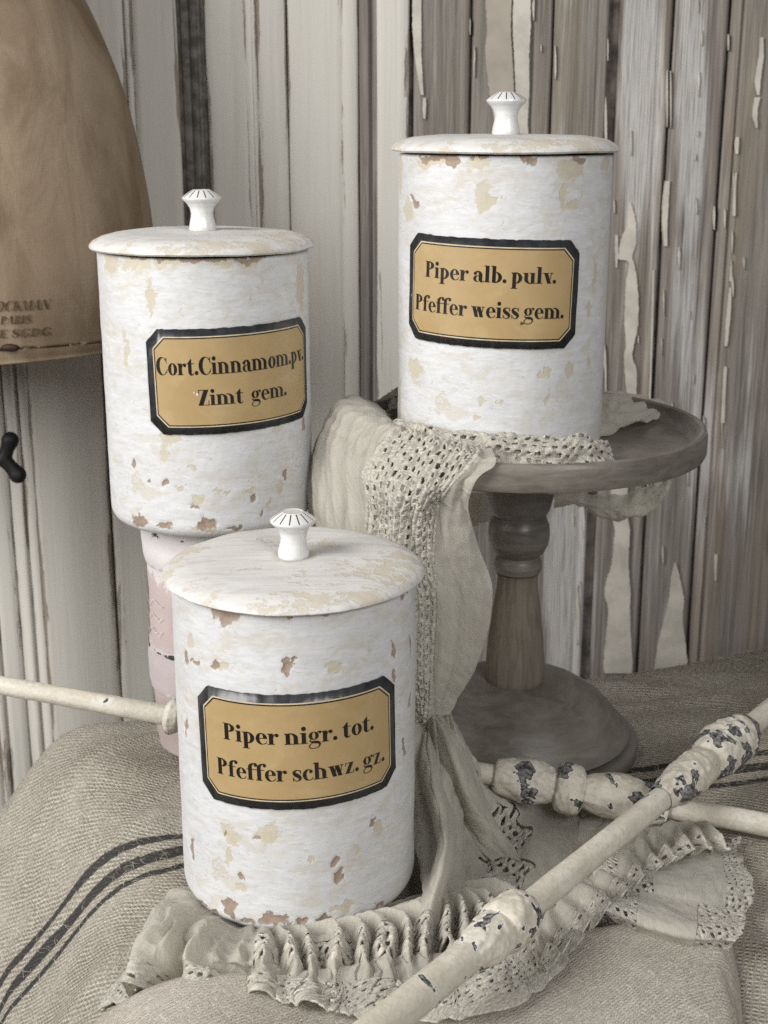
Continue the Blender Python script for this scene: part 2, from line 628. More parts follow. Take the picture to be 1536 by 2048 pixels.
def m_stand():
    g = G('limed_taupe_wood', 0.5, 0.3)
    x, y, z = g.sep(g.obj)
    n = g.noise(g.scale(g.obj, (45, 45, 230)), 1, 5, 0.65, 0.8)
    b = g.noise(g.obj, 20, 4, 0.6)
    f = g.noise(g.obj, 380, 4, 0.65)
    c = g.mix(g.ss(n, 0.3, 0.72), (0.11, 0.098, 0.080), (0.185, 0.168, 0.142))
    c = g.mix(g.mul(g.ss(b, 0.45, 0.7), 0.55), c, (0.215, 0.20, 0.175))
    c = g.mix(g.mul(g.ss(f, 0.62, 0.7), 0.4), c, (0.07, 0.06, 0.05))
    g.set('Base Color', c)
    g.set('Roughness', g.ss(b, 0.3, 0.7, 0.24, 0.46))
    g.set('Specular IOR Level', 0.55)
    g.set('Normal', g.bump(g.add(n, g.mul(f, 0.4)), 0.3, 0.0008))
    return g.m


def m_stand_shaft():
    g = G('limed_shaft_wood', 0.65, 0.25)
    n = g.noise(g.scale(g.obj, (260, 260, 14)), 1, 5, 0.65, 0.5)
    b = g.noise(g.obj, 24, 4, 0.6)
    c = g.mix(g.ss(n, 0.3, 0.7), (0.125, 0.105, 0.082), (0.215, 0.19, 0.155))
    c = g.mix(g.mul(g.ss(b, 0.4, 0.7), 0.4), c, (0.20, 0.165, 0.125))
    g.set('Base Color', c)
    g.set('Normal', g.bump(n, 0.35, 0.0008))
    return g.m


def m_linen():
    g = G('old_dress_form_linen', 0.85, 0.12)
    x, y, z = g.sep(g.obj)
    a = g.noise(g.scale(g.obj, (1500, 1500, 160)), 1, 3, 0.6)
    b = g.noise(g.scale(g.obj, (160, 160, 1500)), 1, 3, 0.6)
    st = g.noise(g.scale(g.obj, (26, 26, 9)), 1, 5, 0.65, 0.6)
    spot = g.ss(g.noise(g.scale(g.obj, (60, 60, 26)), 1, 4, 0.6), 0.70, 0.78)
    c = g.mix(g.ss(st, 0.3, 0.7), (0.19, 0.138, 0.090), (0.36, 0.285, 0.205))
    c = g.mix(g.mul(g.add(a, b), 0.22), c, (0.16, 0.115, 0.072))
    c = g.mix(g.mul(spot, 0.45), c, (0.13, 0.085, 0.05))
    g.set('Base Color', c)
    g.set('Normal', g.bump(g.add(a, b), 0.35, 0.0006))
    return g.m


def m_pink():
    g = G('pink_papered_tin', 0.6, 0.25)
    n = g.noise(g.obj, 60, 4, 0.6)
    f = g.noise(g.obj, 300, 4, 0.65)
    w = g.attr('worn')
    wf = g.ss(g.add(g.mul(w, 0.5), g.add(g.mul(n, 0.6), g.mul(f, 0.25))), 0.70, 0.76)
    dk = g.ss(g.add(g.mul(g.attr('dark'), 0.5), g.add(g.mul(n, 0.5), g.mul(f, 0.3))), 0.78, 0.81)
    c = g.mix(n, (0.47, 0.38, 0.365), (0.56, 0.475, 0.455))
    c = g.mix(g.mul(g.attr('grey'), 0.7), c, (0.50, 0.47, 0.48))
    c = g.mix(g.mul(wf, 0.85), c, (0.66, 0.64, 0.63))
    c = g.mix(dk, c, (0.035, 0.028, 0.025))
    g.set('Base Color', c)
    g.set('Normal', g.bump(g.add(n, f), 0.3, 0.0008))
    return g.m


MJ = m_jar('chippy_white_paint')
ML = m_lid('brushed_white_lid')
MP = m_porcelain()
MB = m_label_black()
MG = m_gold()
MCR = m_flat('label_cream_line', (0.60, 0.50, 0.34), 0.45, 0.3, 0.3)
MINK = m_flat('label_ink', (0.012, 0.010, 0.009), 0.4, 0.3, 0.25, 0.3)
MWP = m_wood('painted_planks', True)
MWR = m_wood('raw_planks', False)
MFL = m_flat('old_cream_paint', (0.47, 0.445, 0.39), 0.6, 0.25, 0, 0.16, 40, bump=0.15)
MDK = m_flat('dark_gap_wood', (0.11, 0.097, 0.083), 0.85, 0.1, 0, 0.5, 60, bump=0.3)
MDG = m_flat('dark_moulding', (0.15, 0.14, 0.125), 0.7, 0.2, 0, 0.4, 90, bump=0.3)  # moulding strip in the recess, darker than the boards beside it
MFD = m_flat('old_tan_paint', (0.33, 0.30, 0.25), 0.65, 0.2, 0, 0.12, 30, bump=0.15)
MROD = m_rod()
MST = m_stand()
MSS = m_stand_shaft()
MWSP = m_flat('white_speck', (0.75, 0.74, 0.70), 0.6)
MBSP = m_flat('brown_speck', (0.09, 0.055, 0.03), 0.7)
MLIN = m_linen()
MPK = m_pink()
MGZ = m_gauze('sage_gauze')
MLC = m_gauze('sage_crochet', (0.76, 0.73, 0.645), solid=1.0, lacey=True)
MIRON = m_flat('black_iron', (0.012, 0.012, 0.012), 0.55, 0.3, 0, 0.3)
MSTAMP = m_flat('faded_stamp_ink', (0.095, 0.066, 0.040), 0.9, 0.1, 0, 0.3, 300)
MSCRIPT = m_flat('white_script', (0.66, 0.60, 0.58), 0.7, 0.2)
MFLOOR = m_flat('floor_boards', (0.16, 0.13, 0.10), 0.7, 0.2, 0, 0.3, 8)

# ------------------------------------------------------------------ setting: floor, plank wall
YW = 1.12
fl = link('floor', mesh('floor', [(-1.6, -1.5, -0.75), (1.6, -1.5, -0.75), (1.6, 1.2, -0.75), (-1.6, 1.2, -0.75)], [(0, 1, 2, 3)]), MFLOOR)
tag(fl, 'brown wooden floor far below the table', kind='structure')
ZB, ZT = -0.75, 0.75
wall = link('wall', mesh('wall', [(-1.0, YW + 0.006, ZB), (1.0, YW + 0.006, ZB), (1.0, YW + 0.006, ZT), (-1.0, YW + 0.006, ZT)], [(0, 1, 2, 3)]), MDK)
tag(wall, 'plank wall, worn off-white paint at left, stripped grey-brown wood at right', kind='structure')

WASH = [(1280, 150, 45, 330, 0.75), (1265, 420, 30, 120, 0.5), (1385, 260, 35, 400, 0.75), (1370, 640, 40, 260, 0.6), (1400, 900, 60, 300, 0.35),
        (1140, 1180, 50, 260, 0.95), (885, 250, 40, 260, 0.25), (1500, 700, 30, 200, 0.4), (1480, 950, 40, 150, 0.45),
        (1300, 1050, 30, 200, 0.3), (1120, 300, 15, 60, 0.3)]


def wash_at(X, z):
    P = np.stack([X, np.full_like(X, YW), z - CAMZ], -1)
    dep = P[..., 1] * CP - P[..., 2] * SP
    ver = P[..., 1] * SP + P[..., 2] * CP
    px = 768 + FOC * P[..., 0] / dep
    py = 1024 - FOC * ver / dep
    w = 0.26 + 0.55 * fbm(X * 24, z * 3.5, seed=19)
    for x, y, rx, ry, a in WASH:
        w = np.maximum(w, 0.2 + a * np.exp(-((px - x) / rx) ** 2 - ((py - y) / ry) ** 2))
    return w


def plank(x0, x1, mat, feats=(), h0=0.0, edge0=0.8, bev=0.0016):
    dp = 0.0028 if mat is MWP else 0.006
    """feats: ('bead', x, r) half round between two quirks, ('vee', x, w)"""
    pts = [(x0, h0 - dp, 1), (x0 + 0.0002, h0 - bev, edge0), (x0 + bev, h0, edge0 * 0.8), (x0 + bev + 0.006, h0, 0.0)]
    for f in sorted(feats, key=lambda q: q[1]):
        k, x = f[0], f[1]
        if k == 'bead':
            r = f[2]
            pts += [(x - r - 0.006, h0, 0), (x - r - 0.0012, h0, 0.7), (x - r, h0 - 0.003, 1.0)]
            for t in np.linspace(0.12, 0.88, 7):
                pts.append((x - r * math.cos(t * PI), h0 - 0.002 + (r * 0.75 + 0.001) * math.sin(t * PI), 0.55 if 0.3 < t < 0.7 else 0.75))
            pts += [(x + r, h0 - 0.003, 1.0), (x + r + 0.0012, h0, 0.7), (x + r + 0.006, h0, 0)]
        else:
            w = f[2]
            pts += [(x - w - 0.004, h0, 0), (x - w, h0, 0.7), (x, h0 - w * 0.8, 1.0), (x + w, h0, 0.7), (x + w + 0.004, h0, 0)]
    pts += [(x1 - bev - 0.006, h0, 0), (x1 - bev, h0, edge0 * 0.8), (x1 - 0.0002, h0 - bev, edge0), (x1, h0 - dp, 1)]
    P = np.array(pts)
    # keep x monotone
    P[:, 0] = np.maximum.accumulate(P[:, 0])
    # denser across flats so that the wash attribute follows
    Q = [P[0]]
    for a, b in zip(P[:-1], P[1:]):
        n = max(1, int(abs(b[0] - a[0]) / 0.006))
        for k in range(1, n + 1):
            Q.append(a + (b - a) * k / n)
    P = np.array(Q)
    zs = np.linspace(ZB, ZT, 61)
    X = np.repeat(P[None, :, 0], len(zs), 0)
    Zg = np.repeat(zs[:, None], len(P), 1)
    # old planks are never quite flat
    hh = P[None, :, 1] + 0.0012 * fbm(X * 20 + x0 * 70, Zg * 6, seed=3)
    X2 = X + 0.0006 * vnoise(Zg * 9 + x0 * 50, Zg * 0 + 0.3, seed=5)
    V = np.stack([X2, YW - hh, Zg], -1).reshape(-1, 3)
    me = mesh('plank', V, grid_faces(len(zs), len(P)))
    fattr(me, 'edge', np.repeat(P[None, :, 2], len(zs), 0))
    fattr(me, 'wash', wash_at(X, Zg))
    return link('plank', me, mat, wall)


plank(-0.80, -0.56, MWP)
plank(-0.557, -0.44, MWP)
plank(-0.438, -0.3225, MWP, [('bead', -0.345, 0.004)])
plank(-0.3218, -0.2368, MWP, [('bead', -0.3125, 0.003), ('vee', -0.2997, 0.0008)])
plank(-0.2357, -0.1625, MWP, [('bead', -0.2008, 0.0028)])
plank(-0.1608, -0.1422, MDG, [('bead', -0.1560, 0.0026), ('bead', -0.1465, 0.0022)], h0=-0.004)
plank(-0.1405, -0.0768, MWP, [('vee', -0.1085, 0.001), ('bead', -0.1025, 0.0026)])
plank(-0.0758, -0.0202, MWP, [('vee', -0.0331, 0.0008)])
plank(-0.0196, -0.0073, MWR, [('bead', -0.0133, 0.0034)], h0=0.001)
plank(-0.0067, 0.0200, MWP, h0=0.0015)
plank(0.0235, 0.0675, MWR, [('vee', 0.0575, 0.001)])
plank(0.0693, 0.1320, MWR, [('bead', 0.1135, 0.0032), ('vee', 0.0985, 0.0008)])
plank(0.1335, 0.1762, MWR, [('vee', 0.168, 0.0008)])
plank(0.1775, 0.1835, MDK, h0=-0.006, bev=0.001)
plank(0.1846, 0.2250, MWR, [('vee', 0.2160, 0.0010)])
plank(0.2275, 0.2690, MWR, [('vee', 0.2600, 0.0008)])
plank(0.2712, 0.2815, MWR, [('bead', 0.2765, 0.0030)])
plank(0.2832, 0.3480, MWR)
plank(0.3500, 0.4600, MWR, [('bead', 0.372, 0.003)])
plank(0.4620, 0.60, MWR)
plank(0.602, 0.80, MWR)

rs_ = random.Random(4)
FLAKES = [
    [(405, 1257, 1261), (428, 1254, 1268), (452, 1254, 1272), (470, 1244, 1272), (488, 1238, 1272), (505, 1236, 1266), (518, 1236, 1264), (524, 1256, 1267), (560, 1252, 1274), (600, 1249, 1277), (650, 1248, 1276), (690, 1251, 1267), (715, 1247, 1265), (740, 1248, 1273), (790, 1252, 1272), (840, 1250, 1271), (900, 1250, 1268)],
    [(960, 1220, 1256), (1030, 1222, 1256), (1060, 1228, 1260), (1100, 1225, 1258), (1135, 1221, 1258), (1160, 1212, 1260), (1190, 1208, 1262), (1220, 1215, 1261), (1260, 1212, 1262), (1320, 1206, 1266), (1345, 1207, 1265)],
    [(1125, 1349, 1351), (1145, 1343, 1357), (1170, 1339, 1363), (1200, 1336, 1368), (1240, 1326, 1366), (1300, 1312, 1374), (1345, 1306, 1378)],
    [(-20, 1026, 1062), (60, 1024, 1062), (110, 1027, 1059), (180, 1030, 1059), (240, 1034, 1056), (300, 1042, 1057), (380, 1038, 1052), (420, 1036, 1046)],
    [(-20, 968, 1025), (60, 972, 1023), (110, 969, 1026), (180, 976, 1029), (240, 986, 1033), (300, 992, 1041), (380, 1002, 1037), (420, 1006, 1035)],
    [(75, 1519, 1526), (110, 1517, 1526), (140, 1512, 1523), (165, 1509, 1520), (190, 1513, 1518)],
    [(195, 1508, 1520), (215, 1505, 1515), (232, 1504, 1514), (256, 1511, 1514)],
    [(274, 1471, 1477), (290, 1468, 1477), (308, 1470, 1475)],
    [(345, 1468, 1473), (380, 1466, 1471), (432, 1464, 1470)],
    [(533, 1459, 1464), (562, 1458, 1463)],
    [(575, 1458, 1462), (630, 1452, 1460), (692, 1448, 1454)],
    [(733, 1447, 1453), (790, 1444, 1450), (845, 1441, 1448)],
    [(1108, 1427, 1434), (1135, 1427, 1433), (1160, 1428, 1432)],
    [(362, 1330, 1339), (400, 1325, 1337), (450, 1324, 1334), (492, 1327, 1334)],
    [(-10, 824, 843), (60, 825, 843), (110, 829, 843), (150, 834, 845), (190, 841, 847)],
    [(196, 846, 852), (220, 845, 852), (238, 847, 850)],
    [(540, 1304, 1308), (700, 1300, 1304), (800, 1297, 1300)],
    [(470, 1230, 1235), (500, 1229, 1236), (535, 1231, 1234)],
]
for _ in range(70):                       # small ragged leftovers of paint along edges and grain
    x = rs_.choice([1222, 1240, 1305, 1322, 1345, 1352, 1410, 1432, 1458, 1470, 1492, 1500, 1520, 845, 880, 944, 950, 1062, 1078, 1110, 1180, 1205, 1275, 1390]) + rs_.uniform(-6, 6)
    y = rs_.uniform(-10, 1290)
    hgt_ = rs_.choice([20, 28, 40, 60, 90]) * rs_.uniform(0.6, 1.4)
    wid_ = rs_.uniform(1.0, 2.6) * (0.6 + hgt_ / 90)
    x = 768 + (x - 768) * (1 - 0.00009 * y)
    FLAKES.append([(y, x, x + wid_ * .4), (y + hgt_ * .3, x - wid_ * rs_.random(), x + wid_), (y + hgt_ * .7, x - wid_ * rs_.random() * .6, x + wid_ * rs_.uniform(.5, 1.2)), (y + hgt_, x + wid_ * .2, x + wid_ * .5)])
for rows in FLAKES:
    L = []
    ys = np.array([r[0] for r in rows], float)
    n = max(6, int((ys[-1] - ys[0]) / 4))
    c = catmull(np.array(rows, float), n)
    pl, pr = [], []
    for k, (y, a, b) in enumerate(c):
        wv = min(0.9, 0.06 * (b - a)) * (1.0 if k % 3 else 0.2)
        a += wv * (random.random() - 0.5) * 2
        b += wv * (random.random() - 0.5) * 2
        q = PY(a, y, YW)
        w = PY(max(b, a + 0.8), y, YW)
        pl.append((q[0], q[2]))
        pr.append((w[0], w[2]))
    V, F = [], []
    for (xa, za), (xb, zb) in zip(pl, pr):
        m = (xb - xa) * 0.12
        V += [(xa, YW + 0.003, za), (xa + m * .3, YW - 0.0017 - 0.0005 * abs(math.sin(za * 61)), za), (xb - m * .3, YW - 0.0017 - 0.0005 * abs(math.sin(zb * 47)), zb), (xb, YW + 0.003, zb)]
    for k in range(len(pl) - 1):
        for j in range(3):
            F.append((4 * k + j, 4 * k + j + 1, 4 * k + j + 5, 4 * k + j + 4))
    F += [(0, 1, 2, 3), (len(V) - 4, len(V) - 3, len(V) - 2, len(V) - 1)]
    link('paint_flake', mesh('paint_flake', V, F), MFD if rows[0][1] == 968 else MFL, wall, smooth=False)

# ------------------------------------------------------------------ lettering (drawn fat-face roman, x-height = 1)
S_, H_ = 0.36, 0.075


def rect(a, b, c, d):
    return [[(a, b), (c, b), (c, d), (a, d)]]


def disc(x, y, r, n=14):
    return [[(x + r * math.cos(t), y + r * math.sin(t)) for t in np.linspace(0, 2 * PI, n, endpoint=False)]]


def arc(cx, cy, rx, ry, irx, iry, a0, a1, icx=None, icy=None, n=18):
    icx = cx if icx is None else icx
    icy = cy if icy is None else icy
    t = np.radians(np.linspace(a0, a1, n))
    o = [(cx + rx * math.cos(k), cy + ry * math.sin(k)) for k in t]
    i = [(icx + irx * math.cos(k), icy + iry * math.sin(k)) for k in t]
    return [[o[k], o[k + 1], i[k + 1], i[k]] for k in range(n - 1)]


def ribbon(pts, ws, n=22):
    P = catmull(np.array(pts, float), n)
    W = catmull(np.array(ws, float)[:, None], n)[:, 0]
    T = np.gradient(P, axis=0)
    T /= np.linalg.norm(T, axis=1)[:, None] + 1e-9
    Nn = np.stack([-T[:, 1], T[:, 0]], 1)
    A, B = P + Nn * W[:, None] / 2, P - Nn * W[:, None] / 2
    return [[tuple(A[k]), tuple(A[k + 1]), tuple(B[k + 1]), tuple(B[k])] for k in range(n - 1)]


def diag(x0, y0, x1, y1, w):
    return [[(x0, y0), (x0 + w, y0), (x1 + w, y1), (x1, y1)]]


def mv(polys, dx, dy=0, sx=1, sy=1):
    return [[(x * sx + dx, y * sy + dy) for x, y in p] for p in polys]


def stem(x, y0, y1, flag=True, foot=True, w=S_):
    r = rect(x, y0, x + w, y1)
    if flag:
        r += [[(x - 0.15, y1 - 0.03), (x, y1 - 0.13), (x + 0.05, y1), (x - 0.15, y1)]]
    if foot:
        r += rect(x - 0.13, y0, x + w + 0.13, y0 + H_)
    return r


def arch(x):
    return arc(x, 0.60, 0.30 + S_, 0.43, 0.30, 0.34, 0, 100) + stem(x + 0.30, 0, 0.62, False, True)


CAP = 1.5


def capstem(x, w=0.40):
    return rect(x, 0, x + w, CAP) + rect(x - 0.13, 0, x + w + 0.13, H_) + rect(x - 0.13, CAP - H_, x + w + 0.13, CAP)


def glyph(c):
    s, h = S_, H_
    if c == ' ':
        return [], 0.42
    if c == '.':
        return disc(0.18, 0.17, 0.19), 0.40
    if c == 'i':
        return stem(0.12, 0, 1) + disc(0.30, 1.36, 0.20), 0.66
    if c == 'l':
        return stem(0.12, 0, 1.55), 0.66
    if c == 'n':
        return stem(0.12, 0, 1) + arch(0.12 + s), 1.34
    if c == 'h':
        return stem(0.12, 0, 1.55) + arch(0.12 + s), 1.34
    if c == 'm':
        return stem(0.12, 0, 1) + arch(0.12 + s) + arch(0.12 + s + 0.30 + s), 2.0
    if c == 'u':
        g = [[(1.26 - x, 1 - y) for x, y in p] for p in (stem(0.12, 0, 1, False, False) + arc(0.12 + s, 0.60, 0.30 + s, 0.43, 0.30, 0.34, 0, 100) + stem(0.12 + s + 0.30, 0, 0.62, False, False))]
        return g + rect(-0.02, 0.93, 0.2, 1) + rect(0.62, 0.93, 0.9, 1) + rect(1.1, 0, 1.28, h), 1.34
    if c == 'r':
        return stem(0.12, 0, 1) + ribbon([(0.44, 0.55), (0.56, 0.86), (0.78, 0.97)], [0.06, 0.08, 0.1]) + disc(0.80, 0.84, 0.165), 1.0
    if c == 'o':
        return arc(0.54, 0.5, 0.50, 0.53, 0.15, 0.455, 0, 360, n=30), 1.08
    if c == 'c':
        return arc(0.54, 0.5, 0.50, 0.53, 0.24, 0.455, 55, 300, icx=0.62, n=26) + disc(0.78, 0.80, 0.16) + ribbon([(0.74, 0.02), (0.9, 0.12), (0.97, 0.28)], [0.08, 0.07, 0.05]), 1.02
    if c == 'e':
        return arc(0.54, 0.52, 0.50, 0.51, 0.17, 0.43, 0, 180, n=18) + arc(0.54, 0.52, 0.50, 0.55, 0.30, 0.475, 180, 300, icx=0.67, n=16) + rect(0.30, 0.50, 1.03, 0.57) + ribbon([(0.76, 0.03), (0.92, 0.12), (1.0, 0.28)], [0.08, 0.07, 0.05]), 1.08
    if c == 'a':
        return (rect(0.56, 0.10, 0.56 + s, 0.66) + arc(0.49, 0.62, 0.43, 0.41, 0.07, 0.33, 0, 140) + disc(0.20, 0.77, 0.155)
                + arc(0.42, 0.29, 0.40, 0.31, 0.16, 0.235, 80, 290, icx=0.46) + ribbon([(0.5, 0.56), (0.6, 0.58)], [0.07, 0.07], 3)
                + ribbon([(0.74, 0.2), (0.80, 0.06), (0.98, 0.02), (1.08, 0.14)], [0.34, 0.2, 0.09, 0.05])), 1.10
    if c in 'pb':
        y0, y1 = (-0.5, 1.0) if c == 'p' else (0.0, 1.55)
        g = stem(0.12, y0, y1, True, c == 'p')
        return g + arc(0.40, 0.5, 0.68, 0.53, 0.32, 0.455, -100, 100, n=22), 1.16
    if c == 'g':
        return (arc(0.48, 0.66, 0.43, 0.37, 0.13, 0.31, 0, 360, n=26) + ribbon([(0.74, 0.90), (0.88, 1.02), (1.0, 1.0)], [0.06, 0.07, 0.08]) + disc(1.02, 0.93, 0.12)
                + ribbon([(0.26, 0.36), (0.14, 0.24), (0.26, 0.12), (0.55, 0.09), (0.86, 0.03), (0.98, -0.16), (0.82, -0.40), (0.48, -0.48), (0.16, -0.42), (0.08, -0.25), (0.22, -0.06), (0.40, 0.02)],
                         [0.06, 0.09, 0.14, 0.24, 0.24, 0.15, 0.08, 0.07, 0.08, 0.10, 0.07, 0.06], 44)), 1.14
    if c == 't':
        return (rect(0.16, 0.16, 0.16 + s, 1.1) + [[(0.16, 1.0), (0.16 + s, 1.0), (0.16 + s, 1.40), (0.40, 1.32), (0.16, 1.05)]] + rect(0.0, 0.93, 0.80, 1.0)
                + ribbon([(0.34, 0.22), (0.42, 0.06), (0.62, 0.02), (0.76, 0.16)], [0.35, 0.22, 0.09, 0.05])), 0.84
    if c == 'f':
        return (stem(0.16, 0, 1.2, False) + arc(0.16 + s + 0.30, 1.18, 0.30 + s, 0.40, 0.30, 0.32, 180, 80) + disc(0.88, 1.40, 0.165) + rect(0.0, 0.93, 0.84, 1.0)), 0.84
    if c == 's':
        return (ribbon([(0.74, 0.74), (0.62, 0.96), (0.36, 0.98), (0.17, 0.80), (0.30, 0.60), (0.56, 0.44), (0.71, 0.25), (0.56, 0.03), (0.30, 0.02), (0.11, 0.26)],
                       [0.05, 0.07, 0.11, 0.26, 0.35, 0.35, 0.27, 0.10, 0.07, 0.05], 36) + rect(0.72, 0.66, 0.79, 1.0) + rect(0.06, 0.0, 0.13, 0.34)), 0.90
    if c == 'v':
        return diag(0.10, 1, 0.50, 0, 0.40) + diag(0.88, 1, 0.62, 0, 0.08) + rect(-0.02, 0.93, 0.62, 1) + rect(0.74, 0.93, 1.10, 1), 1.08
    if c == 'w':
        return (diag(0.10, 1, 0.42, 0, 0.38) + diag(0.66, 1, 0.58, 0, 0.08) + diag(0.62, 1, 0.94, 0, 0.38) + diag(1.26, 1, 1.04, 0, 0.08)
                + rect(-0.02, 0.93, 0.60, 1) + rect(1.12, 0.93, 1.46, 1)), 1.56
    if c == 'z':
        return rect(0.06, 0.93, 0.88, 1) + rect(0.04, 0, 0.90, H_) + diag(0.06, 0, 0.52, 1, 0.36) + rect(0.06, 0.70, 0.12, 1) + rect(0.84, 0, 0.90, 0.30), 1.04
    if c == 'P':
        return capstem(0.15) + arc(0.50, 1.12, 0.66, 0.38, 0.27, 0.31, -95, 95), 1.24
    if c == 'Z':
        return rect(0.06, CAP - H_, 1.10, CAP) + rect(0.02, 0, 1.12, H_) + diag(0.02, 0, 0.62, CAP, 0.48) + rect(0.06, 1.05, 0.12, CAP) + rect(1.05, 0, 1.12, 0.45), 1.2
    if c == 'C':
        return (arc(0.72, 0.75, 0.68, 0.79, 0.38, 0.71, 40, 318, icx=0.84, n=30) + rect(1.20, 1.0, 1.27, 1.5) + ribbon([(1.2, 0.22), (1.27, 0.35), (1.30, 0.5)], [0.10, 0.07, 0.05])), 1.36
    if c == 'O':
        return arc(0.72, 0.75, 0.68, 0.79, 0.30, 0.71, 0, 360, n=30), 1.44
    if c == 'G':
        return glyph('C')[0] + rect(0.95, 0.1, 1.3, 0.62) + rect(0.85, 0.58, 1.4, 0.65), 1.45
    if c == 'I':
        return capstem(0.15), 0.72
    if c == 'T':
        return capstem(0.45) + rect(0.02, 1.42, 1.28, 1.5) + rect(0.02, 1.1, 0.08, 1.5) + rect(1.22, 1.1, 1.28, 1.5), 1.32
    if c == 'E':
        return capstem(0.15) + rect(0.2, 0, 1.15, H_) + rect(0.2, 1.42, 1.15, 1.5) + rect(0.5, 0.72, 0.9, 0.8) + rect(1.08, 0, 1.15, 0.4) + rect(1.08, 1.1, 1.15, 1.5), 1.25
    if c == 'D':
        return capstem(0.15) + arc(0.50, 0.75, 0.80, 0.75, 0.42, 0.68, -92, 92), 1.40
    if c == 'B':
        return capstem(0.15) + arc(0.50, 1.12, 0.60, 0.38, 0.24, 0.31, -92, 92) + arc(0.50, 0.39, 0.68, 0.39, 0.30, 0.31, -92, 92), 1.28
    if c == 'R':
        return glyph('P')[0] + diag(0.85, 0, 0.55, 0.75, 0.36), 1.30
    if c == 'K':
        return capstem(0.15) + diag(0.5, 0.6, 1.15, 1.5, 0.08) + diag(0.95, 0, 0.62, 0.85, 0.38), 1.40
    if c == 'A':
        return diag(0.12, 0, 0.6, 1.5, 0.09) + diag(0.85, 0, 0.52, 1.5, 0.38) + rect(0.3, 0.45, 0.95, 0.52) + rect(0, 0, 0.35, H_) + rect(0.75, 0, 1.35, H_), 1.38
    if c == 'M':
        return rect(0.15, 0, 0.23, 1.5) + diag(0.72, 0, 0.18, 1.5, 0.34) + diag(0.85, 0, 1.30, 1.5, 0.08) + rect(1.28, 0, 1.66, 1.5) + rect(0, 0, 0.38, H_) + rect(1.15, 0, 1.8, H_), 1.85
    if c == 'N':
        return rect(0.15, 0, 0.23, 1.5) + diag(0.92, 0, 0.12, 1.5, 0.38) + rect(1.22, 0, 1.30, 1.5) + rect(0, 0, 0.38, H_) + rect(1.05, 1.42, 1.45, 1.5), 1.50
    if c == 'S':
        return mv(glyph('s')[0], 0.05, 0, 1.3, 1.5), 1.22
    return [], 0.5


def text_polys(txt, width, xh):
    """text centred on 0, baseline 0, fitted to width (m)"""
    x, out = 0.0, []
    for c in txt:
        g, a = glyph(c)
        out += [[(px + x, py) for px, py in p] for p in g]
        x += a
    sx = width / x
    return [[((px - x / 2) * sx, py * xh) for px, py in p] for p in out]


